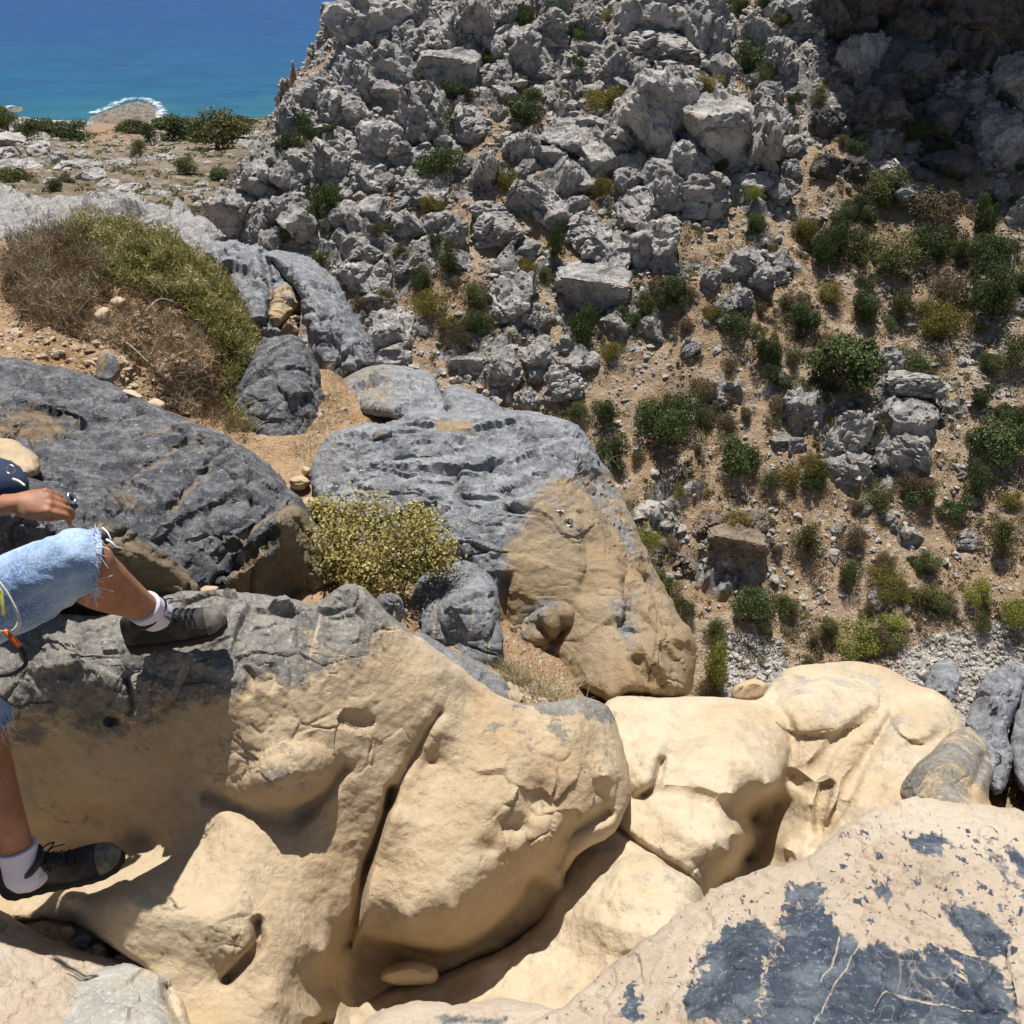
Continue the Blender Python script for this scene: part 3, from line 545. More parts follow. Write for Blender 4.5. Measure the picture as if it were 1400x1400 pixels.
# big grey rock with tan flank: three blocks that touch
def l_pat(x, y):
    g = polyfield(x, y, [(400, 530), (760, 530), (840, 640), (800, 650), (768, 655), (742, 668), (722, 705), (695, 745), (684, 810), (600, 830), (400, 830)], 22)
    g = np.maximum(g, .52*polyfield(x, y, [(740, 540), (800, 560), (870, 690), (900, 800), (850, 760), (800, 690), (760, 640)], 20)); g = np.maximum(g, .5*polyfield(x, y, [(820, 820), (870, 810), (880, 880), (850, 890)], 20))
    g = np.maximum(g, .55*polyfield(x, y, [(690, 850), (750, 815), (780, 830), (730, 880), (690, 930)], 14)); g = np.maximum(g, .35*sstep(810-y, 0, 90))
    return g-.45*polyfield(x, y, [(430, 600), (470, 585), (480, 620), (430, 650)], 20)-.8*polyfield(x, y, [(598, 578), (640, 576), (645, 590), (600, 592)], 5)
relief('boulder', 'huge rock behind the yellow bush, grooved blue grey top and smooth brown right face', 'boulder',
    [(424, 650), (435, 618), (455, 592), (500, 578), (545, 575), (560, 558), (600, 560), (640, 566), (690, 560), (740, 564), (790, 582), (830, 640), (855, 690), (880, 745), (905, 800), (935, 850), (952, 885), (950, 925), (938, 950), (900, 955), (860, 950),
     (835, 962), (800, 945), (775, 950), (730, 960), (690, 930), (660, 920), (645, 860), (640, 800), (600, 800), (480, 790), (440, 720)],
    [(430, 650, 5.0), (450, 598, 5.2), (545, 578, 5.3), (640, 566, 5.4), (740, 568, 5.5), (500, 640, 5.0), (600, 620, 5.1), (700, 620, 5.15), (560, 690, 4.8), (640, 680, 4.85), (710, 650, 4.98), (450, 720, 4.75), (600, 750, 4.66), (500, 780, 4.7),
     (640, 750, 4.6), (690, 700, 4.75), (745, 650, 4.92), (770, 620, 5.08), (790, 590, 5.4), (840, 670, 5.15), (890, 770, 4.85), (948, 890, 4.5), (940, 945, 4.4), (780, 660, 4.88), (800, 720, 4.70), (850, 790, 4.55), (900, 870, 4.28), (760, 690, 4.74), (790, 760, 4.62),
     (740, 740, 4.64), (700, 780, 4.55), (720, 850, 4.52), (780, 860, 4.5), (840, 890, 4.28), (700, 910, 4.48), (780, 935, 4.45), (830, 945, 4.15), (870, 930, 4.1), (670, 860, 4.45), (820, 810, 4.52)],
    m_rock2, rim=(14, .22), thick=1., sub=4, jag=3,
    noise=[('f', 1.4, .04), ('k', 3.5, .06, (.5, 1.6, 1.6), lambda x, y: np.clip(l_pat(x, y), .12, 1)), ('k', 10, .022, (.6, 1.5, 1.5), lambda x, y: np.clip(l_pat(x, y), .12, 1)), ('k', 26, .006, (1, 1, 1), lambda x, y: np.clip(l_pat(x, y), .1, 1)), ('f', 18, .005), ('x', 1.6, .02, (1, 1, 1), lambda x, y: np.clip(l_pat(x, y), .2, 1)),
        ('k', 2.6, .05, (1.6, 1, .5), lambda x, y: polyfield(x, y, [(760, 560), (950, 860), (960, 960), (880, 960), (840, 760), (770, 640)], 25)), ('k', 8, .02, (1.6, 1, .5), lambda x, y: polyfield(x, y, [(760, 560), (950, 860), (960, 960), (880, 960), (840, 760), (770, 640)], 25))],
    feats=[('s', [(590, 770), (620, 725), (670, 692), (730, 668), (775, 640)], 6, -.12, 60), ('s', [(560, 712), (620, 682), (700, 652), (760, 628)], 5, -.06, 40), ('s', [(540, 665), (620, 632), (700, 618)], 5, -.03, 40), ('s', [(480, 640), (560, 605), (640, 590)], 5, -.025, 40),
           ('c', [(690, 790), (690, 840), (698, 900)], 6, .05), ('e', 745, 855, 42, 22, -30, .07), ('c', [(740, 858), (760, 880), (770, 855)], 7, .06), ('s', [(852, 880), (850, 790), (838, 720), (800, 645)], 9, .08, 50), ('c', [(800, 650), (825, 700), (842, 750)], 6, .05),
           ('c', [(870, 905), (885, 935), (880, 960)], 10, .08), ('e', 925, 900, 30, 45, -10, .06), ('s', [(785, 830), (795, 760), (790, 695)], 8, .04, 40), ('e', 700, 850, 40, 40, 0, -.03), ('c', [(752, 890), (760, 905)], 6, .04)],
    pat=l_pat)
relief('boulder', 'blue grey knob with pale vertical streaks below the yellow bush', 'boulder',
    [(562, 830), (568, 795), (590, 770), (625, 762), (655, 770), (680, 800), (686, 850), (688, 890), (680, 915), (650, 910), (600, 895), (565, 870)],
    [(570, 820, 4.35), (620, 766, 4.5), (680, 800, 4.35), (620, 830, 4.15), (670, 870, 4.12), (600, 890, 4.15), (670, 912, 4.1)],
    m_grey, rim=(14, .15), thick=.4, noise=[('f', 2, .03), ('k', 5, .03, (1, 1, .6)), ('k', 14, .01), ('f', 24, .004)], pat=.95, jag=2,
    feats=[('e', 640, 840, 40, 35, 0, .08), ('c', [(600, 800), (615, 860), (610, 900)], 7, .03)], vein=vein_of([[(598, 830), (592, 890)], [(650, 835), (640, 880)], [(670, 860), (668, 905)]], 1.5))
relief('boulder', 'low mottled grey boulder in front of the streaked knob', 'boulder',
    [(548, 868), (580, 868), (620, 888), (660, 905), (690, 930), (700, 960), (660, 985), (600, 960), (555, 910)],
    [(555, 872, 3.9), (620, 890, 3.85), (690, 940, 3.7), (600, 920, 3.6), (650, 950, 3.55)], m_grey, rim=(16, .12), thick=.3, noise=[('f', 3, .03), ('k', 7, .03), ('k', 18, .008)], pat=.6, jag=3)
relief('stone', 'small dark peaked stone in the crevice left of the streaked knob', 'stone',
    [(508, 832), (516, 815), (535, 810), (552, 820), (550, 845), (530, 855)], [(0, 0, 3.7)], m_grey, rim=(12, .12), thick=.2, noise=[('k', 8, .03), ('f', 8, .01)], pat=.8)

# ------------------------------------------------------------------ THE FAR SIDE OF THE GORGE
def pix_pts(rows):
    return np.array([unproj(x, y, z) for x, y, z in rows])
def slope_zd(x, y):
    return np.interp(y, [0, 200, 400, 600, 800, 950], [58, 51, 46.5, 43, 40, 38])-.0022*(x-700)
FAR = pix_pts([(x, y, slope_zd(x, y)) for x, y in [(470, 0), (600, 0), (700, 0), (1000, 0), (1390, 0), (465, 60), (405, 150), (340, 235), (295, 300), (500, 150), (700, 200), (1000, 200), (1390, 200), (360, 330), (500, 400), (700, 400), (1000, 400), (1390, 400),
    (600, 560), (800, 600), (1000, 600), (1390, 600), (900, 800), (1000, 800), (1200, 800), (1390, 780), (960, 920), (1100, 940), (1390, 900)]])
FAR = np.vstack([FAR, [(-32, 64, -36), (-28, 52, -34), (-26, 40, -31), (-26, 30, -30), (-40, 80, -45), (-22, 74, -26), (-8, 82, -4), (15, 83, -2), (40, 80, 1), (58, 52, -4), (50, 35, -16),
    (-22, 22, -27), (-10, 24, -28.5), (0, 17, -30), (12, 16, -30), (25, 17, -29.6), (40, 16, -28), (-8, 12, -24), (8, 10, -25), (25, 9, -25), (-20, 8, -16), (45, 4, -20), (0, 4, -15), (20, 0, -18)]])
_fz = rbf_fit(FAR[:, :2], FAR[:, 2])
GX = np.arange(-46, 62, .16); GY = np.arange(1, 84, .16)
_X, _Y = np.meshgrid(GX, GY)
_Z = _fz(_X, _Y)
_Pn = np.stack([_X, _Y, _Z], -1)
# rock bands: where rock crops out of the soil (world position, from the layout of the hillside)
def rock_density(X, Y, Z):
    px, py, d = proj(np.stack([X, Y, Z], -1))
    wb = 30*fbm(np.stack([X*.15, Y*.15, X*0], -1), 3)
    a = polyfield(px+wb, py+wb, [(280, 330), (420, 100), (470, -60), (1130, -60), (1110, 120), (1080, 260), (960, 300), (830, 220), (700, 190), (620, 230), (560, 320), (490, 380), (420, 440), (280, 400)], 60)
    a = np.maximum(a, .46*polyfield(px+wb, py+wb, [(400, 500), (500, 300), (650, 180), (1000, 250), (1080, 300), (950, 450), (800, 560), (600, 580)], 60)); a = np.maximum(a, .7*polyfield(px, py, [(1100, -40), (1500, -40), (1500, 240), (1220, 240), (1110, 150)], 40))
    blobs = [(1160, 600, 70, 50), (1245, 570, 60, 70), (1000, 740, 80, 60), (1040, 370, 50, 40), (960, 690, 60, 30), (1250, 730, 60, 30), (900, 720, 50, 80), (1180, 730, 60, 25), (700, 500, 110, 70)]
    for cx, cy, rx, ry in blobs: a = np.maximum(a, .75*np.exp(-((px-cx)/rx)**2-((py-cy)/ry)**2))
    gravel = sstep(py-(905-.33*(px-1200)*.9), -30, 20)*sstep(px, 1190, 1260)
    gravel = np.maximum(gravel, polyfield(px, py, [(990, 870), (1060, 880), (1080, 960), (990, 960)], 14)*.8)
    gravel = np.maximum(gravel, .45*polyfield(px, py, [(1290, 460), (1420, 400), (1420, 620), (1300, 560)], 40))
    path = np.exp(-(seg_dist(px, py, np.array([(1395, 250), (1372, 380), (1300, 470), (1240, 430), (1150, 380)]))[0]/14)**2)
    return np.clip(a, 0, 1), np.clip(gravel, 0, 1), path
_step = 3
_rd = [np.repeat(np.repeat(q, _step, 0), _step, 1)[:_X.shape[0], :_X.shape[1]] for q in rock_density(_X[::_step, ::_step], _Y[::_step, ::_step], _Z[::_step, ::_step])]
def _blur(a, n=4):
    for _ in range(n):
        p = np.pad(a, 1, mode='edge'); a = (p[:-2, 1:-1]+p[2:, 1:-1]+p[1:-1, :-2]+p[1:-1, 2:]+p[1:-1, 1:-1])/5
    return a
_rk, _gv, _pt = [_blur(q) for q in _rd]
_f1, _e1 = facets(_Pn*np.array([.25, .25, .36])+.5*fbm(_Pn*.25, 3)[..., None])
_f2, _e2 = facets(_Pn*np.array([1.1, 1.1, 1.3])+.4*fbm(_Pn*.8, 2)[..., None]+7)
_rough = .55*fbm(_Pn*.12, 3)+.16*fbm(_Pn*.7+4, 4)
_rr = sstep(_rk*.9+.8*fbm(_Pn*.33+9, 4), .38, .62)
_hz = _Z+_rough+_rr*(1.35*_f1*sstep(_e1, 0, .2)+.35*_f2*sstep(_e2, 0, .2)+.10*ridged(_Pn*1.4, 3)+.15)+.06*fbm(_Pn*2.4, 3)
def gz(X, Y):
    X = np.asarray(X, float); Y = np.asarray(Y, float)
    u = np.clip((X-GX[0])/.16, 0, len(GX)-1.001); v = np.clip((Y-GY[0])/.16, 0, len(GY)-1.001)
    i = u.astype(int); j = v.astype(int); a = u-i; b = v-j
    return _hz[j, i]*(1-a)*(1-b)+_hz[j, i+1]*a*(1-b)+_hz[j+1, i]*(1-a)*b+_hz[j+1, i+1]*a*b
def hit(px, py):
    px = np.atleast_1d(np.asarray(px, float)); py = np.atleast_1d(np.asarray(py, float))
    res = np.full(px.shape, np.nan); D = unproj(px, py, np.ones(px.shape))
    for t in np.arange(24, 80, .12):
        P = D*t; m = np.isnan(res) & (P[:, 2] < gz(P[:, 0], P[:, 1])) & (P[:, 0] > GX[0]) & (P[:, 0] < GX[-1]) & (P[:, 1] < GY[-1])
        res[m] = t
    return D*res[:, None], res
def grid_mesh(Xg, Yg, Zg, mask=None):
    H, W = Xg.shape; ii = np.arange(H*W).reshape(H, W)
    q = np.stack([ii[:-1, :-1], ii[:-1, 1:], ii[1:, 1:], ii[1:, :-1]], -1).reshape(-1, 4)
    return np.stack([Xg, Yg, Zg], -1).reshape(-1, 3), q

def slope_mat():
    m = M('gorge_slope_soil_and_rock')
    rk, gv, pt = m.attr('rock'), m.attr('gravel'), m.attr('path')
    a = m.noise(.35, 5, .6); b = m.noise(2.2, 6, .65); c_ = m.noise(9, 5, .7)
    soil = m.mix(m.rng(a, .4, .62), (.36, .245, .15), (.43, .32, .215))
    soil = m.mix(m.rng(b, .5, .66, 0, .8), soil, (.52, .42, .31))
    soil = m.mix(m.rng(m.noise(1.3, 4, .6), .56, .68, 0, .7), soil, (.27, .19, .10))
    v = m.voro(3.2); vc = m.voro(3.2, out='Color'); sp = N(m.nt, 'SeparateColor'); m.L(vc, sp.inputs[0])
    v2 = m.voro(7.5); vc2 = m.voro(7.5, out='Color'); sp2 = N(m.nt, 'SeparateColor'); m.L(vc2, sp2.inputs[0])
    stone1 = m.math('MULTIPLY', m.rng(sp.outputs[0], .78, .8), m.rng(v, .40, .28))
    stone2 = m.math('MULTIPLY', m.rng(sp2.outputs[0], .66, .7), m.rng(v2, .38, .24))
    sc = m.mix(sp2.outputs[1], (.36, .33, .29), (.58, .55, .50))
    soil = m.mix(stone2, soil, sc); soil = m.mix(stone1, soil, sc)
    rock = m.mix(m.rng(m.noise(1.6, 8, .7), .4, .62), (.20, .19, .185), (.47, .45, .43))
    rock = m.mix(m.rng(c_, .56, .70, 0, .75), rock, (.10, .095, .09))
    grav = m.mix(m.rng(m.noise(12, 4, .7), .4, .6), (.62, .58, .53), (.32, .28, .25))
    f = m.rng(m.math('ADD', rk, m.math('MULTIPLY', m.math('SUBTRACT', b, .5), 1.4)), .42, .62)
    g = m.rng(m.math('ADD', gv, m.math('MULTIPLY', m.math('SUBTRACT', b, .5), .9)), .4, .6)
    c = m.mix(f, soil, rock); c = m.mix(g, c, grav); c = m.mix(m.math('MULTIPLY', pt, .8), c, (.44, .36, .28))
    n = m.bump(m.noise(3, 8, .7), .8, .35); n = m.bump(m.noise(14, 5, .7), .8, .07, n); n = m.bump(m.rng(v2, .5, .1), .6, .08, n)
    return m.done(c, .95, n, .15)
m_slope = slope_mat()
V, Q = grid_mesh(_X, _Y, _hz)
o = centred('gorge_slope', V, Q, m_slope, sharp=38, attrs={'rock': _rr.ravel(), 'gravel': _gv.ravel(), 'path': _pt.ravel()})
tag(o, kind='structure')

def far_rock_mat(name, a, b, dark, k=1.):
    m = M(name)
    inf = N(m.nt, 'ObjectInfo').outputs['Random']
    n1 = m.noise(1.7*k, 8, .68); n2 = m.noise(7*k, 6, .75)
    c = m.mix(m.rng(n1, .36, .62), a, b)
    c = m.mix(m.rng(n2, .54, .66, 0, .8), c, dark)
    c = m.mix(m.rng(m.noise(.9*k, 4, .6), .55, .7, 0, .5), c, (.34, .25, .17))
    c = m.mix(m.math('MULTIPLY', inf, .45), c, tuple(x*.55 for x in b))
    n = m.bump(m.chips(1.7*k, m.warp(1.*k, .5)), 1., .20/k); n = m.bump(m.chips(5*k), .9, .06/k, n); n = m.bump(m.noise(2.3*k, 9, .75), 1., .16/k, n); n = m.bump(m.noise(11*k, 5, .75), 1., .05/k, n)
    n = m.bump(m.rng(m.math('ABSOLUTE', m.math('SUBTRACT', m.noise(1.2*k, 5, .6, dist=.4), .5)), 0, .02), .8, .1/k, n)
    return m.done(c, .92, n, .2)
m_frock = far_rock_mat('weathered_gorge_limestone', (.30, .285, .275), (.58, .555, .53), (.11, .105, .105))
m_fstone = far_rock_mat('pale_scree_stone', (.40, .37, .33), (.62, .59, .55), (.2, .19, .18), 2.)

def boulder_proto(seed, sub=5, blocky=.85, rough=1.):
    r = np.random.default_rng(seed); bm = bmesh.new(); bmesh.ops.create_icosphere(bm, subdivisions=sub, radius=1)
    P = np.array([v.co[:] for v in bm.verts]); Fc = np.array([[v.index for v in f.verts] for f in bm.faces]); bm.free()
    P *= np.array([1, r.uniform(.7, 1), r.uniform(.6, .9)])
    for k in range(r.integers(9, 15)):
        n = r.normal(size=3); n /= np.linalg.norm(n); d = r.uniform(.35, .75)
        P -= np.maximum((P@n-d), 0)[:, None]*n*blocky
    if sub >= 4:
        nr = normals(P, Fc); o3 = seed*3.7
        f1, e1 = facets(P*1.5+.4*fbm(P*1.2+o3, 3)[:, None]+o3); f2, e2 = facets(P*4.2+.3*fbm(P*3+o3, 2)[:, None]+o3)
        d = .14*rough*(f1*sstep(e1, 0, .07)-.3*np.exp(-(e1/.05)**2))+.06*rough*(f2*sstep(e2, 0, .07)-.3*np.exp(-(e2/.05)**2))+.03*rough*fbm(P*5+o3, 4)
        P = P+nr*d[:, None]
    else:
        P *= (1+.12*r.normal(size=(len(P), 1)))
    c = (P.max(0)+P.min(0))/2; P = P-c; P /= np.abs(P).max(0)
    return P, Fc
BP = [mesh_from('boulder', *boulder_proto(100+i, 5, .85 if i % 3 else .95, 1.+.4*(i % 2)), sharp=32) for i in range(14)]
for b in BP: b.materials.append(m_frock)
BPs = [mesh_from('rock', *boulder_proto(300+i, 4, .9, 1.), sharp=32) for i in range(10)]
for b in BPs: b.materials.append(m_frock)
m_fbrown = far_rock_mat('brown_crumbling_rock', (.24, .185, .135), (.40, .33, .26), (.10, .08, .06))
m_fshade = far_rock_mat('shade_darkened_limestone', (.10, .092, .088), (.20, .185, .175), (.04, .038, .038))  # gorge limestone with the cliff's shade put into its colour
def put_boulder(px, py, w, h, i, label, group=None, cat='boulder', tilt=0., protos=BP, sink=.25, name='boulder'):
    P, t = hit(px, py+h*.30)
    if np.isnan(t[0]): return None
    d = t[0]; sx = w*.5*d/F; sh = h*.5*d/F
    o = bpy.data.objects.new(name, protos[i % len(protos)]); COL.objects.link(o)
    rz = (i*2.39996) % 6.283
    o.rotation_euler = (random.uniform(-.3, .3), math.radians(tilt)+random.uniform(-.12, .12), 0 if tilt else (0 if w > 1.35*h or h > 1.35*w else rz))
    sy = max(sx, sh)*.9
    o.scale = (sx*1.05, sy, sh*1.12)
    o.location = (P[0, 0], P[0, 1]+sy*.35, P[0, 2]+sh*(1-sink*2)*.75)
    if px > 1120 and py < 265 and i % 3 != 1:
        o.material_slots[0].link = 'OBJECT'; o.material_slots[0].material = m_fshade  # most boulders in the cast shadow get the colour darkened for shade
    if 920 < px < 1070 and 680 < py < 800:
        o.material_slots[0].link = 'OBJECT'; o.material_slots[0].material = m_fbrown
    return tag(o, label, cat, group)
# prominent boulders: px, py, width, height, tilt, what marks it
BIG = [
 (508, 32, 96, 70, 0, 'huge rounded grey crag standing against the sea at the top left of the slope'),
 (573, 14, 50, 44, 0, None), (611, 45, 62, 54, 0, 'grey crag block right of the crag that stands against the sea'), (494, 99, 60, 60, 0, 'cracked grey crag directly under the crag against the sea'),
 (541, 93, 66, 66, 0, None), (559, 58, 44, 38, 0, None), (614, 96, 72, 52, 0, None), (751, 42, 62, 44, 0, None), (729, 79, 60, 60, 0, 'big grey crag with a dark hollow face, above the middle of the slope'),
 (673, 108, 42, 30, 0, 'small oblong boulder on a brown ledge above the dark green bush row'), (679, 60, 38, 34, 0, None), (806, 34, 44, 36, 0, None),
 (899, 22, 100, 76, 0, 'big dark shadowed block at the top edge'), (905, 66, 96, 36, 0, None), (889, 154, 82, 96, 0, 'large smooth dark grey boulder with a flat face, tall as a house door'),
 (577, 151, 72, 66, 0, 'grey crag with a vertical dark cleft on its left'), (642, 168, 56, 46, 0, None), (714, 200, 52, 50, 0, 'round grey boulder just left of the long flat one'),
 (786, 190, 86, 42, 0, 'long flat topped boulder with diagonal cracks overhanging a black shadow'), (843, 192, 48, 38, 0, None), (751, 214, 46, 28, 0, None), (662, 233, 40, 56, 0, None),
 (577, 266, 64, 36, 0, 'bright flat boulder beside yellow bushes on the left slope'), (556, 278, 42, 26, 0, None), (712, 268, 36, 42, 28, 'narrow leaning slab beside the tilted wedge'),
 (744, 276, 40, 62, -25, 'tilted wedge of rock with a bright top and black shade'), (775, 246, 34, 48, 15, 'upright pointed boulder right of the tilted wedge'),
 (683, 315, 66, 40, 0, 'dark egg shaped boulder with a pale top lying on brown soil'), (670, 291, 48, 24, 0, None), (621, 319, 36, 44, 20, 'pale boulder leaning right on the brown soil'),
 (803, 313, 56, 36, 0, None), (822, 332, 68, 38, 0, 'broad humped boulder left of the pale dome'), (842, 360, 52, 30, -25, 'slab leaning against the pale domed boulder'),
 (895, 338, 70, 64, 0, 'pale domed boulder with a bright white top, above two dark green bushes'), (810, 391, 86, 52, 0, 'wide grey boulder under the humped one, throwing a long black shadow'),
 (498, 353, 50, 32, 0, None), (498, 384, 64, 44, 0, 'split grey boulder above the big near boulder with cracks'), (559, 363, 40, 28, 0, None), (702, 412, 62, 66, 0, 'block shaped grey outcrop in the middle of the slope'),
 (733, 432, 46, 34, 0, None), (529, 456, 56, 44, 0, 'dark overhanging boulder right behind the near rocks'), (542, 305, 48, 24, 0, None), (858, 250, 40, 34, 0, None), (908, 254, 74, 58, 0, None), (873, 290, 58, 54, 0, 'grey boulder with shaded face, above the pale domed boulder'),
 (968, 41, 76, 78, 0, 'tall light grey boulder at the top, beside the shadowed block'), (1033, 41, 42, 44, 0, None), (1066, 76, 34, 42, 0, 'round boulder at the foot of the brown chute near the top'),
 (985, 178, 86, 84, 0, 'biggest pale boulder of the group in the upper middle right'), (1038, 200, 56, 88, 0, 'tall boulder touching the biggest pale boulder on its right'), (943, 226, 66, 60, 0, 'rounded pale boulder low on the left of the biggest one'),
 (962, 268, 74, 66, 0, None), (1062, 161, 42, 48, 0, None), (1126, 171, 44, 48, 0, 'boulder at the rim of the cliff shadow'), (1076, 204, 38, 30, 0, None), (1081, 233, 30, 26, 0, None), (1127, 231, 36, 40, 0, None),
 (1167, 233, 48, 34, 0, 'oval pale boulder below the round green cushion bush'), (1198, 206, 26, 30, 0, None), (937, 106, 40, 28, 0, None), (1064, 264, 40, 34, 0, None), (1040, 380, 40, 38, 0, None), (1020, 360, 40, 38, 0, 'pair of knobbly boulders on bare brown soil'),
 (1007, 414, 46, 36, 0, 'white topped boulder alone on brown soil under the knobbly pair'), (971, 384, 24, 30, 0, None), (1205, 505, 50, 64, 0, 'upper grey crag beside the largest dark green tree'), (1246, 524, 80, 36, 0, None),
 (1157, 592, 66, 78, 0, 'cracked crag with a black overhang below the largest dark green tree'), (1240, 575, 74, 60, 0, 'pale crag top above the deep black overhang'), (1240, 618, 66, 60, 0, None), (1200, 628, 34, 30, 0, None), (1160, 632, 80, 40, 0, None),
 (1325, 738, 38, 26, 0, 'white topped flat boulder on the lower right slope'), (985, 543, 30, 24, 0, None), (944, 477, 22, 28, 0, None), (1095, 552, 46, 34, 0, None), (1005, 742, 74, 36, 0, 'low crumbling brown outcrop with a dark undercut on the lower slope'), (968, 716, 50, 30, 0, None), (1030, 716, 40, 26, 0, None), (938, 770, 40, 34, 0, None),
 (1240, 95, 130, 110, 0, None), (1335, 50, 120, 130, 0, 'cliff block in deep shade at the top right'), (1180, 85, 66, 80, 0, None), (1205, 150, 76, 56, 0, None), (1290, 165, 80, 60, 0, None), (1370, 195, 80, 70, 0, None), (1180, 22, 110, 60, 0, None), (1270, 15, 90, 60, 0, None), (1390, 110, 80, 90, 0, None), (1110, 20, 70, 50, 0, None),
 (640, 500, 50, 36, 0, None), (690, 505, 60, 46, 0, None), (740, 490, 56, 50, 0, 'grey block just above the crest of the near big rock'), (770, 520, 60, 52, 0, None), (545, 445, 60, 45, 0, None), (720, 545, 44, 34, 0, None), (520, 190, 60, 44, 0, None), (470, 150, 66, 50, 0, None), (430, 130, 50, 40, 0, None),
 (395, 160, 44, 36, 0, None), (450, 215, 50, 50, 0, None), (500, 245, 52, 36, 0, None), (395, 240, 60, 50, 0, None), (350, 250, 60, 50, 0, None), (320, 290, 50, 60, 0, None), (360, 300, 50, 50, 0, None), (400, 290, 50, 50, 0, None), (840, 100, 50, 60, 0, None), (650, 25, 50, 50, 0, None), (700, 15, 50, 40, 0, None), (760, 10, 50, 40, 0, None),
 (1050, 130, 40, 30, 0, None), (1250, 265, 60, 30, 0, None), (1360, 270, 50, 40, 0, None), (1395, 290, 40, 50, 0, None), (1230, 240, 70, 40, 0, None), (1300, 225, 80, 50, 0, None)]
LAND = [(508, 32, 'the crag against the sea'), (620, 60, 'the crags right of the sea corner'), (729, 79, 'the hollow faced crag'), (899, 30, 'the shadowed block at the top edge'), (889, 154, 'the smooth dark boulder with a flat face'),
 (577, 151, 'the crag with the dark cleft'), (712, 155, 'the row of shrub among the crags'), (786, 190, 'the long flat topped boulder'), (600, 232, 'the green bush spread over rocks'), (744, 276, 'the tilted wedge of rock'), (683, 315, 'the dark egg shaped boulder'),
 (822, 332, 'the broad humped boulder'), (895, 338, 'the pale domed boulder'), (810, 391, 'the wide boulder with the black shadow'), (498, 384, 'the split grey boulder'), (702, 412, 'the block shaped outcrop'), (529, 456, 'the dark overhanging boulder'), (968, 41, 'the tall pale boulder at the top'),
 (985, 178, 'the biggest pale boulder'), (1062, 90, 'the brown chute near the top'), (1167, 203, 'the round green cushion bush'), (1020, 370, 'the knobbly pair of boulders'), (445, 290, 'the dark shrub on the left ridge'), (1150, 500, 'the largest green tree'), (1240, 570, 'the pale crag with the black overhang'),
 (1160, 590, 'the cracked crag'), (1325, 738, 'the white topped flat boulder'), (1005, 742, 'the low crumbling outcrop'), (1285, 447, 'the large mustard coloured bush'), (1347, 417, 'the big dark bush at right'), (1222, 362, 'the olive bush thicket'), (1280, 295, 'the broad dry brown bush'),
 (1240, 95, 'the dark cliff foot'), (1370, 120, 'the shaded top right corner'), (910, 595, 'the double dark green bush'), (1013, 634, 'the dark bush below the bare slope'), (830, 622, 'the bush beside the near big rock'), (1375, 612, 'the widest dark bush at the right margin'), (1183, 887, 'the wide yellow green bush'),
 (1158, 793, 'the lone small round bush'), (1303, 703, 'the fresh green bush'), (1025, 842, 'the loose green bush near the stream bed'), (1385, 845, 'the big lime bush on the gravel'), (880, 745, 'the tan flank of the near rock'), (640, 540, 'the crest of the near grey rock'), (360, 290, 'the foot of the left ridge'), (1130, 335, 'the tall dark bush of the thicket')]
USED = set()
def uniq(pre, x, y, L=None):
    for r in range(7):
        l = pre+where(x, y, L or LAND, r)
        if l not in USED: break
    USED.add(l); return l
def where(x, y, LAND, rank=0):
    k = sorted(range(len(LAND)), key=lambda q: (LAND[q][0]-x)**2+(LAND[q][1]-y)**2)[rank]; dx, dy = x-LAND[k][0], y-LAND[k][1]
    if dx*dx+dy*dy < 150: return 'right at '+LAND[k][2]
    if abs(dx) > 2*abs(dy): r = 'right of' if dx > 0 else 'left of'
    elif abs(dy) > 2*abs(dx): r = 'below' if dy > 0 else 'above'
    else: r = ('lower' if dy > 0 else 'upper')+(' right of' if dx > 0 else ' left of')
    return r+' '+LAND[k][2]
def looks(w, h, big=46): return ('big' if w > big else 'small' if w < big*.6 else 'middling')+(' flat' if w > 1.45*h else ' tall' if h > 1.15*w else '')
nb = 0
for i, (x, y, w, h, tl, lb) in enumerate(BIG):
    g = 'limestone boulders on the far side of the gorge'
    if not lb:
        lb = uniq(looks(w, h)+(' dark shaded boulder ' if (x > 1120 and y < 280) else ' grey boulder '), x, y)
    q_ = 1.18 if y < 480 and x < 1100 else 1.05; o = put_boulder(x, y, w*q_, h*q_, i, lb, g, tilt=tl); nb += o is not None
# smaller countable rocks
kk = 0
while nb < 290 and kk < 4000:
    kk += 1; x, y = random.uniform(290, 1400), random.uniform(0, 920)
    if x < 430 and y < 300-(x-290)*1.3: continue
    P, t = hit(x, y)
    if np.isnan(t[0]) or P[0, 1] < 20: continue
    rd = gr = None
    i_ = int(np.clip((P[0, 0]-GX[0])/.16, 0, len(GX)-1)); j_ = int(np.clip((P[0, 1]-GY[0])/.16, 0, len(GY)-1))
    if random.random() > .10+.9*_rk[j_, i_]: continue
    w = random.uniform(24, 58)*(1 if _rk[j_, i_] > .3 else .55); h = w*random.uniform(.55, .95)
    lb = uniq(looks(w, h)+' rough grey rock ', x, y)
    if put_boulder(x, y, w, h, kk, lb, 'limestone boulders on the far side of the gorge', tilt=random.choice([0, 0, random.uniform(-35, 35)]), protos=BPs, sink=.35): nb += 1

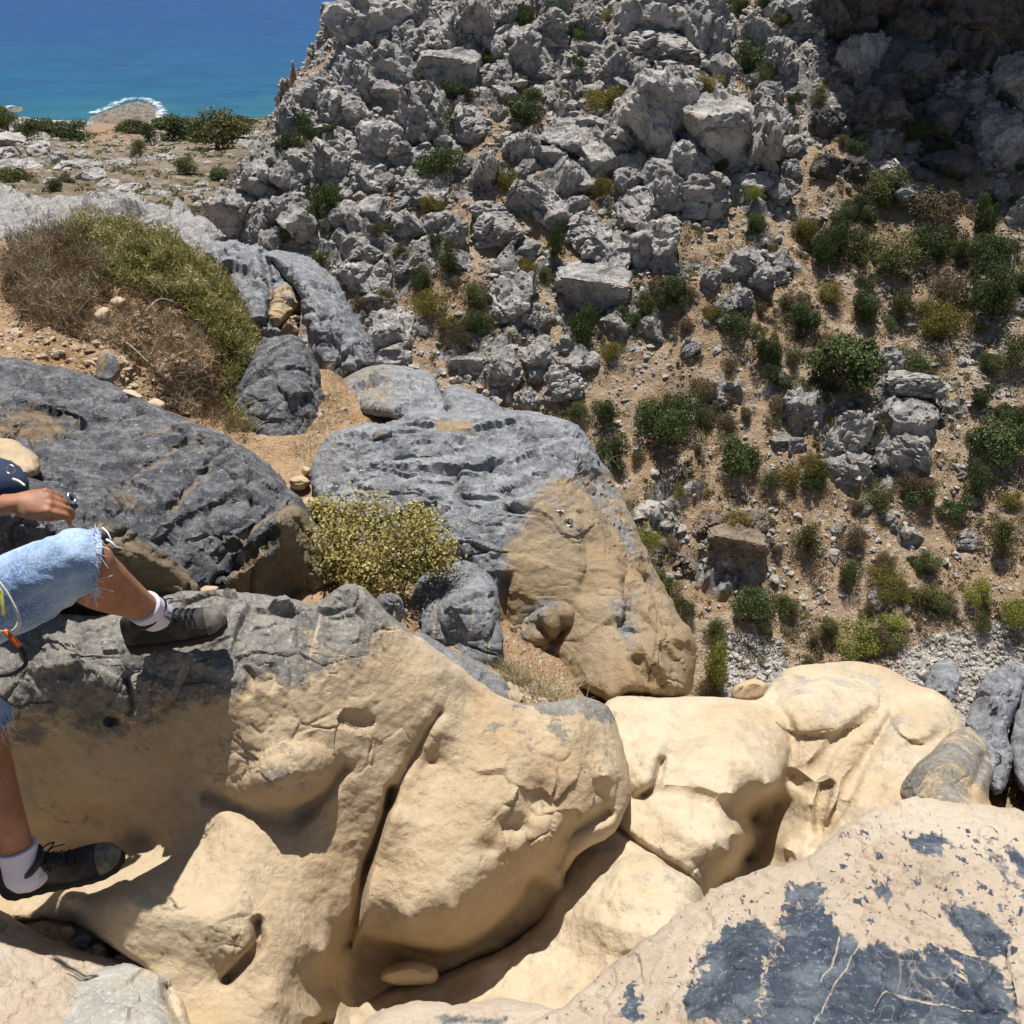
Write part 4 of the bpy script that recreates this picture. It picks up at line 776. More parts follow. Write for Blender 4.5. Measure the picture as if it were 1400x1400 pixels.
# loose stones: past counting
def stone_field(name, pts, sizes, mat, seed=0, kind='stuff', flat=.6):
    r = np.random.default_rng(seed); pr = [boulder_proto(500+k, 2 if k < 4 else 1, .95) for k in range(8)]
    VV, FF, off = [], [], 0
    which = r.integers(0, 8, len(pts))
    for k, (P, Fc) in enumerate(pr):
        ids = np.nonzero(which == k)[0]
        if not len(ids): continue
        a = r.uniform(0, 6.28, len(ids)); s = sizes[ids][:, None]*np.stack([r.uniform(.7, 1.2, len(ids)), r.uniform(.6, 1, len(ids)), r.uniform(.35, .9, len(ids))*flat/.6], 1)
        Q = P[None]*s[:, None, :]; tx = r.uniform(-.5, .5, len(ids))[:, None]
        yy = Q[..., 1]*np.cos(tx)-Q[..., 2]*np.sin(tx); zz = Q[..., 1]*np.sin(tx)+Q[..., 2]*np.cos(tx)
        ca, sa = np.cos(a)[:, None], np.sin(a)[:, None]
        W = np.stack([Q[..., 0]*ca-yy*sa, Q[..., 0]*sa+yy*ca, zz], -1)+pts[ids][:, None, :]
        VV.append(W.reshape(-1, 3)); n = len(P)
        FF.append((Fc[None]+(np.arange(len(ids))*n)[:, None, None]+off).reshape(-1, 3)); off += n*len(ids)
    o = centred(name, np.vstack(VV), np.vstack(FF), mat, smooth=False); return tag(o, kind=kind)
n = 60000
sx_ = RNG.uniform(-24, 30, n); sy_ = RNG.uniform(19, 74, n); sz_ = gz(sx_, sy_)
px_, py_, d_ = proj(np.stack([sx_, sy_, sz_], 1))
ji = np.clip(((sy_-GY[0])/.16).astype(int), 0, len(GY)-1); ii_ = np.clip(((sx_-GX[0])/.16).astype(int), 0, len(GX)-1)
rk_, gv_ = _rk[ji, ii_], _gv[ji, ii_]
cl = fbm(np.stack([sx_*.5, sy_*.5, sx_*0], 1), 3)
keep = (px_ > 240) & (px_ < 1460) & (py_ < 1000) & (RNG.random(n) < np.clip(.2+.6*cl+.30*rk_+1.2*gv_, .03, 1)) & (d_ > 20)
pts = np.stack([sx_, sy_, sz_], 1)[keep]; sz = (.05+.09*RNG.random(n)**3+.26*RNG.random(n)**7*(rk_+.4)+.10*rk_*RNG.random(n))[keep]*np.where(gv_[keep] > .5, .85, 1.1)
pts[:, 2] += sz*.1
tag(stone_field('scree', pts, sz, m_fstone, 5), 'pale broken stones strewn over the far slope of the gorge', 'scree')
# the stream bed gravel
n = 9000; gx_ = RNG.uniform(5, 28, n); gy_ = RNG.uniform(18, 30, n); P_ = np.stack([gx_, gy_, gz(gx_, gy_)], 1); gp = proj(P_)
gk = (rock_density(P_[:, 0], P_[:, 1], P_[:, 2])[1] > .35)
tag(stone_field('gravel', P_[gk], .05+.10*RNG.random(gk.sum())**1.5+.14*RNG.random(gk.sum())**8, m_fstone, 9), 'white gravel of the dry stream bed at the foot of the slope', 'gravel')

# cliff above the frame that shades the upper right of the slope
def cliff():
    G, _ = hit([1085, 1112, 1122, 1160, 1215, 1300, 1398], [60, 120, 178, 225, 262, 282, 292])
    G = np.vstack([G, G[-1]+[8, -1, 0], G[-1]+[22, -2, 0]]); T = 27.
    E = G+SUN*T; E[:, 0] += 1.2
    nx, nz = 190, 120
    t = np.linspace(0, len(E)-1, nx); R = np.stack([np.interp(t, range(len(E)), E[:, k]) for k in range(3)], 1)
    R[:, 0] += .9*fbm(np.c_[t*1.1, t*0, t*0], 3); R[:, 2] += 1.8*fbm(np.c_[t*1.6, t*0+5, t*0], 4)
    v = np.linspace(0, 1, nz)[:, None]
    X = R[None, :, 0]+0*v; Y = R[None, :, 1]+2.5*(1-v)**.7-1.2*np.sin(v*7); base = gz(R[:, 0], R[:, 1])-3
    Z = base[None]*(1-v)+R[None, :, 2]*v
    P = np.stack([X, Y, Z], -1); env = (np.sin(np.clip(v*1.02, 0, 1)*3.14)**.4)
    P[..., 1] += env*(2.2*fbm(P*.16, 4)+1.3*facets(P*.4)[0]+.4*facets(P*1.1)[0])
    Bk = P.copy(); Bk[..., 1] += 13; Bk[..., 0] += 3
    A = P.reshape(-1, 3); B = Bk.reshape(-1, 3); ii = np.arange(nx*nz).reshape(nz, nx)
    q = np.stack([ii[:-1, :-1], ii[:-1, 1:], ii[1:, 1:], ii[1:, :-1]], -1).reshape(-1, 4); o_ = nx*nz; F_ = [q, (q+o_)[:, ::-1]]
    for e in (ii[0], ii[-1], ii[:, 0], ii[:, -1]): F_.append(np.stack([e[:-1], e[1:], e[1:]+o_, e[:-1]+o_], -1))
    o = centred('cliff', np.r_[A, B], np.vstack(F_), m_fshade); tag(o, kind='structure')  # the face's shade is deepened in its rock colour
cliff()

# ------------------------------------------------------------------ COAST, SEA
CO = pix_pts([(0, 330, 62), (150, 300, 78), (300, 300, 70), (-100, 300, 90), (60, 215, 165), (0, 190, 190), (-100, 185, 195), (150, 240, 130), (260, 240, 125), (330, 200, 160), (250, 215, 165), (200, 195, 215), (160, 180, 275), (300, 185, 215), (375, 165, 240), (410, 160, 240), (340, 175, 230)])
sh = lambda x, y: np.array(unproj(x, y, 88/((.61566-(700-y)/F*.78801))))
SHORE = [(-300, 168), (-60, 166), (0, 167), (60, 170), (100, 172), (123, 171), (150, 172), (200, 175), (222, 178), (260, 172), (330, 163), (420, 160), (520, 160)]
CO = np.vstack([CO]+[sh(x, y)[None] for x, y in SHORE]+[sh(x, y-9)[None]+np.array([[0, 0, -5]]) for x, y in SHORE]+[np.array([(-250, 60, -30), (-120, 55, -30), (-40, 45, -34), (-20, 40, -33), (-80, 40, -27), (90, 300, -80), (90, 150, -45), (40, 110, -42), (10, 85, -38), (-350, 300, -80)], float)])
_cz = rbf_fit(CO[:, :2], CO[:, 2])
def cz(X, Y):
    return _cz(X, Y)+(1.2*fbm(np.stack([X*.035, Y*.035, X*0], -1), 4)+.0)*sstep(_cz(X, Y), -88, -80)
cx_ = np.arange(-260, 110, 1.1); cy_ = np.concatenate([np.arange(38, 140, .7), np.arange(140, 460, 1.4)])
cX, cY = np.meshgrid(cx_, cy_); cZ = cz(cX, cY)
_mm = (cY < 92) & (cX > -45); _c2 = cZ.copy(); _c2[_mm] = np.minimum(cZ[_mm], _fz(cX[_mm], cY[_mm])-7*sstep(cX[_mm], -45, -30)-1); cZ = _c2
pp = np.stack([cX, cY, cZ], -1); crk = sstep(fbm(pp*.03, 3)+.6*sstep(140-cY, 0, 60)*sstep(-38-cX, 0, 12), .02, .5)
cf, ce = facets(pp*.22); cZ = cZ+crk*(1.3*cf)*sstep(cZ, -88, -84)+.25*fbm(pp*.4, 3)*sstep(cZ, -88, -84)
def coast_mat():
    m = M('coastal_scrubland'); rk = m.attr('rock'); be = m.attr('beach')
    b = m.noise(.5, 6, .7); a = m.noise(.06, 5, .6)
    soil = m.mix(m.rng(a, .4, .6), (.22, .165, .12), (.28, .225, .17)); soil = m.mix(m.rng(b, .52, .64, 0, .7), soil, (.42, .38, .33))
    soil = m.mix(m.rng(m.noise(.32, 6, .7), .54, .62, 0, .8), soil, (.10, .10, .045))
    rock = m.mix(m.rng(m.noise(.6, 7, .72), .42, .6), (.22, .21, .205), (.50, .48, .46))
    f = m.rng(m.math('ADD', rk, m.math('MULTIPLY', m.math('SUBTRACT', b, .5), 1.6)), .4, .62)
    c = m.mix(f, soil, rock); c = m.mix(be, c, (.34, .235, .165))
    n = m.bump(m.noise(.7, 8, .7), 1., 1.2)
    return m.done(c, .95, n, .1)
cp = proj(np.stack([cX, cY, cZ], -1))
beach = polyfield(cp[0], cp[1], [(122, 172), (160, 168), (215, 172), (180, 196), (130, 200)], 5)
V, Q = grid_mesh(cX, cY, cZ); tag(centred('coast_ground', V, Q, coast_mat(), attrs={'rock': crk.ravel(), 'beach': beach.ravel()}), kind='structure')

def sea():
    # shallow water is really lighter: depth follows the distance from the shore
    xs = np.concatenate([np.arange(-700, 700, 5), ]); ys = np.concatenate([np.arange(250, 900, 4), np.geomspace(900, 20000, 60)])
    xs = np.concatenate([[-16000, -8000, -4000, -2000, -1200], xs, [1200, 2000, 4000, 8000, 16000]])
    X, Y = np.meshgrid(xs, ys); d = Y-np.interp(X, *np.array([sh(x, y)[:2] for x, y in SHORE]).T)
    isl = np.hypot((X-ISL[0])/1.3, Y-ISL[1])
    sd = np.minimum(np.maximum(d, 0), np.maximum(isl-8, 0)*1.2)
    V, Q = grid_mesh(X, Y, np.full(X.shape, -88.))
    m = M('deep_blue_sea'); s = m.attr('offshore')
    nz = m.noise(.012, 5, .6); ss = m.math('ADD', s, m.math('MULTIPLY', m.math('SUBTRACT', nz, .5), 70))
    c = m.mix(m.rng(ss, -5, 60), (.022, .125, .165), (.012, .085, .180)); c = m.mix(m.rng(ss, 50, 230), c, (.010, .062, .19)); c = m.mix(m.rng(ss, 260, 1100), c, (.014, .070, .225))
    c = m.mix(m.rng(m.noise(.03, 6, .65, vec=m.stretch(1, 2.2, 1)), .42, .6, 0, .4), c, (.008, .05, .13)); c = m.mix(m.rng(m.noise(.11, 5, .7, vec=m.stretch(1, 2.6, 1)), .52, .66, 0, .22), c, (.05, .15, .26))
    n = m.bump(m.noise(.5, 6, .7, vec=m.stretch(1, 1.6, 1)), .25, .5)
    tag(centred('sea', V, Q, m.done(c, .4, n, .10), attrs={'offshore': sd.ravel()}), kind='structure')
ISL = sh(176, 160)[:2]
sea()
# islet: a low rock shelf with a collar of foam
def disc_land(name, centre, outline, h, mat, label, cat, rough=.8, z0=-88., step=.6, kind=None, plateau=.35):
    pts = smooth_line(outline, 5); x0, y0 = pts.min(0)-1; x1, y1 = pts.max(0)+1
    X, Y = np.meshgrid(np.arange(x0, x1, step), np.arange(y0, y1, step)); d = seg_dist(X, Y, pts, True)[0]*np.where(inside(X, Y, pts), 1, -1)
    P = np.stack([X, Y, X*0], -1); Z = z0+h*sstep(d+1.6*fbm(P*.3, 3), -.6, 6)*plateau*2+rough*fbm(P*.28, 4)*sstep(d, 0, 5)+rough*.7*facets(P*.3)[0]*sstep(d, 0, 4)
    Z = np.where(d < -.5, z0-.8, Z); V, Q = grid_mesh(X, Y, Z); k = (d.ravel() > -2)[Q].any(1)
    u = np.unique(Q[k]); rm = -np.ones(len(V), int); rm[u] = np.arange(len(u))
    return tag(centred(name, V[u], rm[Q[k]], mat), label, cat, kind=kind)
m_isl = far_rock_mat('shore_rock', (.20, .17, .14), (.30, .26, .22), (.13, .12, .11), .3)
ISLO = [sh(x, y)[:2] for x, y in [(121, 168), (126, 160), (150, 151), (172, 143), (196, 141), (212, 148), (216, 160), (206, 168), (190, 172), (165, 174), (140, 176)]]
disc_land('islet', ISL, ISLO, 2.2, m_isl, 'low brown rock islet ringed by white surf off the beach', 'islet')
disc_land('sea_rock', None, [sh(x, y)[:2] for x, y in [(13, 152), (16, 148), (24, 146), (31, 148), (28, 152), (20, 153)]], 1.8, m_isl, 'small dark rock with surf in the shallow water left of the islet', 'rock', step=.5)
def foam(name, line, w, label, seed):
    L = np.array([sh(x, y)[:2] for x, y in line]); L = smooth_line(L, 8, False)
    x0, y0 = L.min(0)-w*2; x1, y1 = L.max(0)+w*2
    X, Y = np.meshgrid(np.arange(x0, x1, .25), np.arange(y0, y1, .35)); d = seg_dist(X, Y, L)[0]; P = np.stack([X*.5, Y*.4, X*0+seed], -1)
    f = fbm(P, 4, .65); k = d < w*2
    V, Q = grid_mesh(X, Y, -87.75+.25*np.clip(f, -1, 1)+.3*np.exp(-(d/w)**2)); kk = k.ravel()[Q].all(1)
    u = np.unique(Q[kk]); rm = -np.ones(len(V), int); rm[u] = np.arange(len(u))
    st = np.exp(-(d/w)**2).ravel()
    m = M('sea_foam'); tr = N(m.nt, 'BsdfTransparent'); mx = N(m.nt, 'MixShader'); m.done((.80, .83, .85), .9, None, .1); fo = m.math('ADD', m.attr('foam'), m.math('MULTIPLY', m.math('SUBTRACT', m.noise(.30, 7, .7), .5), 1.5)); m.L(m.rng(fo, .75, 1.35), mx.inputs[0])
    m.L(tr.outputs[0], mx.inputs[1]); m.L(m.b.outputs[0], mx.inputs[2]); m.L(mx.outputs[0], m.nt.nodes['Material Output'].inputs[0])
    tag(centred(name, V[u], rm[Q[kk]], m.m, attrs={'foam': st[u]}), label, 'foam', kind='stuff')
foam('foam', [(128, 156), (150, 148), (165, 140), (180, 136.5), (200, 137.5), (214, 144), (221, 154), (217, 165), (206, 172)], 4.2, 'white surf breaking round the islet', 1)
foam('foam', [(15, 163), (40, 165), (70, 167), (100, 169), (120, 170)], 2.4, 'thin line of surf along the beach', 5)
foam('foam', [(3, 152), (8, 149), (14, 147)], 4., 'patch of surf at the small dark sea rock', 9)

# ------------------------------------------------------------------ BUSHES AND TREES
def leaf_mat(name, cols, rough=.75):
    m = M(name); inf = N(m.nt, 'ObjectInfo').outputs['Random']; r = m.attr('rnd')
    c = m.mix(m.rng(r, 0, 1), cols[0], cols[1]); c = m.mix(m.rng(r, .8, 1, 0, .9), c, cols[2])
    hs = N(m.nt, 'HueSaturation'); m.L(c, hs.inputs['Color']); m.L(m.rng(inf, 0, 1, .72, 1.25, False), hs.inputs['Value'])
    b = m.b; m.L(hs.outputs[0], b.inputs['Base Color']); b.inputs['Roughness'].default_value = rough; b.inputs['Specular IOR Level'].default_value = .2
    tr = N(m.nt, 'BsdfTranslucent'); m.L(hs.outputs[0], tr.inputs[0]); mx = N(m.nt, 'MixShader'); mx.inputs[0].default_value = .22
    m.L(b.outputs[0], mx.inputs[1]); m.L(tr.outputs[0], mx.inputs[2]); m.L(mx.outputs[0], m.nt.nodes['Material Output'].inputs[0]); return m.m
LM = {'G': leaf_mat('dark_green_foliage', [(.05, .078, .028), (.095, .125, .048), (.18, .20, .09)]),
      'O': leaf_mat('olive_foliage', [(.085, .095, .035), (.14, .15, .06), (.22, .21, .10)]),
      'Y': leaf_mat('ochre_yellow_foliage', [(.15, .125, .03), (.24, .20, .055), (.34, .29, .10)]),
      'L': leaf_mat('lime_green_foliage', [(.17, .19, .03), (.27, .28, .06), (.36, .36, .12)]),
      'B': leaf_mat('dry_brown_scrub', [(.13, .095, .055), (.20, .15, .095), (.28, .23, .16)])}
def leaf_quads(C, Nn, size, r, asp=.6):
    """one small quad per centre, facing roughly along Nn"""
    n = len(C); a = np.cross(Nn, r.normal(size=(n, 3))); a /= np.linalg.norm(a, axis=1)[:, None]+1e-9
    b = np.cross(Nn, a); b /= np.linalg.norm(b, axis=1)[:, None]+1e-9
    s = (size*r.uniform(.6, 1.3, n))[:, None]; a = a*s; b = b*s*asp
    V = np.stack([C-a, C-b*.9+a*.1, C+a, C+b], 1).reshape(-1, 3); return V, np.arange(4*n).reshape(n, 4)
def bush_proto(seed, n=2600, leaf=.05, lobes=9, flat=.75, shell=.35):
    r = np.random.default_rng(seed)
    lc = r.normal(size=(lobes, 3)); lc /= np.linalg.norm(lc, axis=1)[:, None]; lc *= r.uniform(.15, .78, lobes)[:, None]; lc[:, 2] = np.abs(lc[:, 2])*.9
    lr = r.uniform(.15, .42, lobes)
    C, Nn, R = [], [], []
    for k in range(lobes):
        m = int(n*lr[k]**2/(lr**2).sum()); d = r.normal(size=(m, 3)); d /= np.linalg.norm(d, axis=1)[:, None]
        q = fbm(d*2.2+k*3+seed, 3); rad = lr[k]*(1-shell*r.random(m)**1.6)*(1+.35*q)
        C.append(lc[k]+d*rad[:, None]); Nn.append(d+.7*r.normal(size=(m, 3))); R.append(np.clip(.5+.9*q+.3*r.normal(size=m)*.6, 0, 1))
    C = np.vstack(C); Nn = np.vstack(Nn); R = np.concatenate(R); C[:, 2] *= flat
    V, Q = leaf_quads(C, Nn, leaf, r); V[:, 2] -= V[:, 2].min()
    return mesh_from('bush', V, Q, False, {'rnd': np.repeat(R, 4)})
BUSH = {}
for key in 'GOYLB':
    BUSH[key] = []
    for i in range(5):
        me = bush_proto(ord(key)*10+i, 8000 if key == 'G' else 6000, .029 if key == 'G' else .027, 11+2*i, .8, .35 if key == 'G' else .6); me.materials.append(LM[key]); BUSH[key].append(me)
gname = {'G': ('dark green rounded bush', 'green_bush'), 'O': ('olive green scrubby bush', 'olive_bush'), 'Y': ('yellowish ochre low bush', 'yellow_bush'), 'L': ('bright lime green low bush', 'lime_bush'), 'B': ('dry brown twiggy bush', 'dry_bush')}
def put_bush(px, py, w, h, key, i, label, group, name='bush'):
    P, t = hit(px, py+h*.32)
    if np.isnan(t[0]) or P[0, 1] < 16: return None
    d = t[0]; o = bpy.data.objects.new(name, BUSH[key][i % 5]); COL.objects.link(o)
    sx = w*.5*d/F/.82; sz = h*d/F/.98; sy = (sx+sz)*.5
    o.scale = (sx, min(sy, sx*1.1), sz); o.rotation_euler = (0, 0, (i*2.4) % 6.28 if abs(w-h) < .3*w else random.choice([0, 3.14]))
    o.location = (P[0, 0], P[0, 1]+sx*.25, gz(P[0, 0], P[0, 1]+sx*.25)-.12*sz)
    return tag(o, label, 'bush', group)
BU = [(1030, 92, 60, 52, 'G', 'dark green bush on the brown ledge below the tall top boulder'), (1045, 112, 36, 28, 'O', None), (962, 125, 52, 24, 'Y', 'flat yellowish bush above the biggest pale boulder'), (1013, 10, 24, 30, 'G', 'green bush growing at the very top edge'),
 (1167, 203, 30, 24, 'G', 'neat round green cushion bush near the cliff shadow'), (962, 257, 36, 28, 'G', 'green bush growing on the face of the biggest boulder group'), (985, 235, 30, 22, 'G', None), (1031, 270, 22, 22, 'L', 'lime green tuft at the foot of the tallest boulder'), (1030, 315, 24, 26, 'G', None),
 (1210, 262, 62, 38, 'O', None), (1215, 285, 40, 30, 'O', None), (1280, 295, 88, 46, 'B', 'broad dry brown bush under the cliff shadow'), (1098, 322, 44, 40, 'Y', None), (1130, 335, 52, 62, 'G', 'tall dark bush in the middle of the bush thicket'), (1150, 302, 32, 26, 'G', None), (1175, 350, 58, 50, 'O', None), (1222, 362, 84, 54, 'O', 'widest olive bush of the thicket right of centre'), (1265, 345, 60, 40, 'G', None),
 (1345, 300, 34, 62, 'G', 'slim dark bush beside the footpath at right'), (1352, 345, 52, 42, 'G', None), (1362, 370, 32, 32, 'O', None), (1310, 345, 28, 36, 'O', None), (1347, 417, 70, 76, 'G', 'big dark green bush near the right margin'), (1295, 400, 44, 42, 'B', None), (1285, 447, 66, 54, 'Y', 'large mustard coloured bush beside the big dark one at right'), (1172, 418, 46, 50, 'G', None), (1232, 424, 42, 36, 'O', None),
 (1122, 352, 32, 52, 'G', None), (1098, 437, 46, 42, 'G', None), (1005, 450, 52, 38, 'G', None), (1130, 405, 32, 24, 'Y', None), (1045, 485, 38, 58, 'G', 'narrow tall green bush left of the largest tree'), (1248, 508, 48, 34, 'G', 'green bush on top of the grey crag'), (1350, 498, 30, 30, 'G', 'small round bush alone on pale gravel at right'), (1392, 485, 54, 54, 'O', None), (1340, 545, 30, 32, 'G', None), (1085, 495, 28, 24, 'O', None),
 (930, 570, 50, 50, 'G', None), (1013, 634, 64, 54, 'G', 'dark green bush below the bare slope in the centre'), (1055, 662, 36, 32, 'O', None), (1375, 612, 84, 66, 'G', 'widest dark bush at the right margin'), (1385, 575, 50, 32, 'G', None), (1332, 665, 34, 46, 'G', None), (1110, 665, 32, 26, 'G', None), (1205, 687, 42, 36, 'O', None), (1262, 682, 44, 32, 'G', None), (1303, 703, 40, 38, 'G', 'fresh green bush above the white topped flat boulder'),
 (1158, 793, 32, 36, 'G', 'small round green bush alone on brown soil'), (1265, 778, 26, 24, 'G', None), (1207, 792, 46, 32, 'Y', None), (1237, 815, 42, 26, 'Y', None), (1100, 750, 46, 50, 'O', None), (1025, 842, 58, 52, 'G', 'loose green bush near the stream bed'), (980, 870, 38, 36, 'O', None), (1183, 887, 80, 42, 'L', 'wide yellow green bush just above the cream dome'), (1227, 860, 42, 22, 'L', None), (1335, 820, 42, 28, 'L', 'lime bush on the white gravel'), (975, 912, 46, 84, 'L', 'bright green bush peeping out right of the tan rock spur'), (1385, 845, 54, 42, 'L', 'big lime bush on the gravel at the right margin'), (1277, 832, 52, 40, 'O', None), (1375, 740, 50, 60, 'O', None),
 (910, 595, 76, 72, 'G', 'double dark green bush in the middle of the bare slope'), (905, 570, 60, 50, 'O', None), (830, 622, 50, 60, 'G', 'dark green bush right beside the near big rock'), (795, 450, 44, 58, 'G', 'dark bush in the black shadow under the wide boulder'), (857, 445, 38, 38, 'G', None), (920, 408, 38, 42, 'G', 'dark bush below the pale domed boulder'), (760, 345, 26, 58, 'G', 'narrow dark bush left of the humped boulder'),
 (445, 290, 46, 50, 'G', 'dark bushy shrub on the left ridge above the brown cleft rock'), (600, 232, 54, 40, 'G', 'green bush spread over rocks on the left part of the slope'), (712, 155, 64, 42, 'G', 'row of dark green shrub among the upper crags'), (622, 145, 42, 32, 'G', None), (578, 395, 30, 40, 'G', None), (612, 365, 36, 48, 'O', None), (650, 450, 38, 42, 'G', None), (692, 252, 36, 36, 'Y', 'ochre bush between the leaning slab and the rocks'), (820, 265, 30, 36, 'Y', None), (590, 290, 32, 34, 'Y', None),
 (590, 420, 46, 38, 'Y', None), (525, 410, 24, 28, 'Y', None), (610, 450, 34, 26, 'Y', None), (830, 142, 54, 30, 'Y', None), (842, 132, 30, 18, 'G', None), (400, 200, 40, 30, 'G', None), (425, 185, 30, 26, 'G', None), (400, 332, 26, 26, 'G', None), (720, 370, 28, 22, 'Y', None), (965, 575, 36, 24, 'O', None), (995, 580, 30, 26, 'B', None), (1065, 560, 30, 26, 'B', None), (1020, 570, 26, 20, 'B', None), (790, 575, 40, 26, 'O', None), (760, 28, 30, 26, 'G', None), (720, 28, 30, 30, 'G', None), (790, 65, 28, 20, 'G', None),
 (1180, 610, 24, 20, 'G', None), (910, 812, 30, 36, 'O', None), (935, 835, 34, 32, 'O', None), (880, 745, 40, 44, 'L', 'yellow green bush right beside the tan flank of the tall near rock'), (900, 790, 40, 40, 'O', None), (1130, 860, 40, 34, 'O', None), (1080, 840, 36, 30, 'O', None), (1250, 200, 40, 30, 'G', None), (1300, 215, 40, 36, 'G', None), (1190, 60, 40, 40, 'G', None), (1225, 35, 30, 30, 'G', None), (1330, 30, 40, 20, 'G', None), (1395, 395, 20, 26, 'G', None)]
nbu = 0
for i, (x, y, w, h, k, lb) in enumerate(BU):
    if not lb: lb = uniq(looks(w, h, 44)+' '+gname[k][0].replace(' rounded', '').replace(' scrubby', '').replace(' low', '').replace(' twiggy', '')+' ', x, y)
    if put_bush(x, y, w*1.08, h*1.05, k, i, lb, 'bushes on the far side of the gorge'): nbu += 1
kk = 0
while nbu < 290 and kk < 3000:
    kk += 1; x, y = random.uniform(300, 1400), random.uniform(20, 930)
    if random.random() < .6: b_ = random.choice(BU); x, y = b_[0]+random.gauss(0, b_[2]*.7), b_[1]+random.gauss(0, b_[3]*.6)
    if x < 430 and y < 300-(x-290)*1.3: continue
    w = random.uniform(14, 32)*(1.2 if y > 400 else .9); k = random.choice('OOYYBBBG') if y > 350 else random.choice('OYBGG')
    lb = uniq(looks(w, w*.8, 44)+' '+gname[k][0].replace(' rounded', '').replace(' scrubby', '').replace(' low', '')+' ', x, y)
    if put_bush(x, y, w*1.15, w*random.uniform(.7, 1.1), k, kk, lb, 'bushes on the far side of the gorge'): nbu += 1
# dry ground cover on the far slope
def far_cover():
    n = 11000; x = RNG.uniform(-22, 29, n); y = RNG.uniform(20, 60, n); z = gz(x, y); cl = fbm(np.stack([x*.35, y*.35, x*0+4], 1), 3)
    k = RNG.random(n) < np.clip(.45+1.1*cl, .08, 1); x, y, z = x[k], y[k], z[k]; n = len(x); m = 30
    s = .12+.45*RNG.random(n)**1.6; c = np.repeat(np.stack([x, y, z], 1), m, 0); d = RNG.normal(size=(n*m, 3)); d[:, 2] = np.abs(d[:, 2]); d /= np.linalg.norm(d, axis=1)[:, None]
    C = c+d*(np.repeat(s, m)*RNG.uniform(.5, 1, n*m))[:, None]*np.array([1, 1, .7])
    V, Q = leaf_quads(C, d+.8*RNG.normal(size=d.shape), .05, RNG); R = np.repeat(np.clip(np.repeat(RNG.random(n), m)+.25*RNG.normal(size=n*m), 0, 1), 4)
    o = centred('ground_cover', V, Q, leaf_mat('dry_ground_cover', [(.20, .135, .07), (.17, .15, .06), (.30, .22, .12)]), smooth=False, attrs={'rnd': R})
    tag(o, 'dry tufts and dwarf scrub covering the far slope', 'ground cover', kind='stuff')
far_cover()
def low_scrub():
    n = 5200; x = RNG.uniform(-20, 31, n); y = RNG.uniform(20, 52, n); z = gz(x, y); px, py, d = proj(np.stack([x, y, z], 1)); cl = fbm(np.stack([x*.25, y*.25, x*0+14], 1), 3)
    w = np.clip(.15+.9*cl, 0, 1)*(.25+.75*polyfield(px, py, [(560, 420), (820, 380), (1000, 260), (1100, 250), (1420, 240), (1420, 880), (1250, 860), (1150, 920), (880, 960), (760, 600)], 60))
    k = (RNG.random(n) < w*1.1) & (py < 960); x, y, z = x[k], y[k], z[k]; n = len(x); m = 300; s = .20+.55*RNG.random(n)**1.7
    lob = RNG.normal(size=(n, 5, 3))*np.array([.5, .5, .12]); li = RNG.integers(0, 5, n*m); bi = np.repeat(np.arange(n), m); d = RNG.normal(size=(n*m, 3)); d /= np.linalg.norm(d, axis=1)[:, None]
    C = np.stack([x, y, z+.12], 1)[bi]+(lob[bi, li]+d*(.5*RNG.uniform(.45, 1, n*m))[:, None]*np.array([1, 1, .8]))*s[bi][:, None]; V, Q = leaf_quads(C, d+.7*RNG.normal(size=d.shape), .032, RNG)
    R_ = np.clip(RNG.random(n)[bi]*.8+.3*d[:, 2]+.15*RNG.normal(size=n*m), 0, 1)
    tag(centred('low_scrub', V, Q, leaf_mat('mixed_low_scrub', [(.075, .085, .035), (.20, .165, .085), (.27, .25, .11)]), smooth=False, attrs={'rnd': np.repeat(R_, 4)}), 'ragged olive and brown low scrub growing between the bushes of the far slope', 'scrub', kind='stuff')
low_scrub()

def frustum_tube(P0, P1, r0, r1, n=7, rings=5, wob=0., seed=0):
    P0, P1 = np.array(P0, float), np.array(P1, float); ax = (P1-P0); L = np.linalg.norm(ax); ax /= L
    u = np.cross(ax, [.3, .9, .2]); u /= np.linalg.norm(u); v = np.cross(ax, u); V = []
    for i in range(rings):
        t = i/(rings-1); c = P0+ax*L*t+wob*np.array([perlin(np.array([[t*2.1+seed, k*3.3, seed*1.7]]))[0] for k in range(3)])*(t > 0)
        r = r0+(r1-r0)*t
        for k in range(n): a = 6.2832*k/n; V.append(c+r*(math.cos(a)*u+math.sin(a)*v))
    Fq = [[i*n+k, i*n+(k+1) % n, (i+1)*n+(k+1) % n, (i+1)*n+k] for i in range(rings-1) for k in range(n)]
    return np.array(V), np.array(Fq)
m_bark = soil_mat('grey_brown_bark', (.12, .09, .065), (.19, .15, .11), (.25, .21, .17), 1.)
def join(parts):
    V, Q, o = [], [], 0
    for v, q in parts: V.append(v); Q.append(q+o); o += len(v)
    return np.vstack(V), np.vstack(Q)
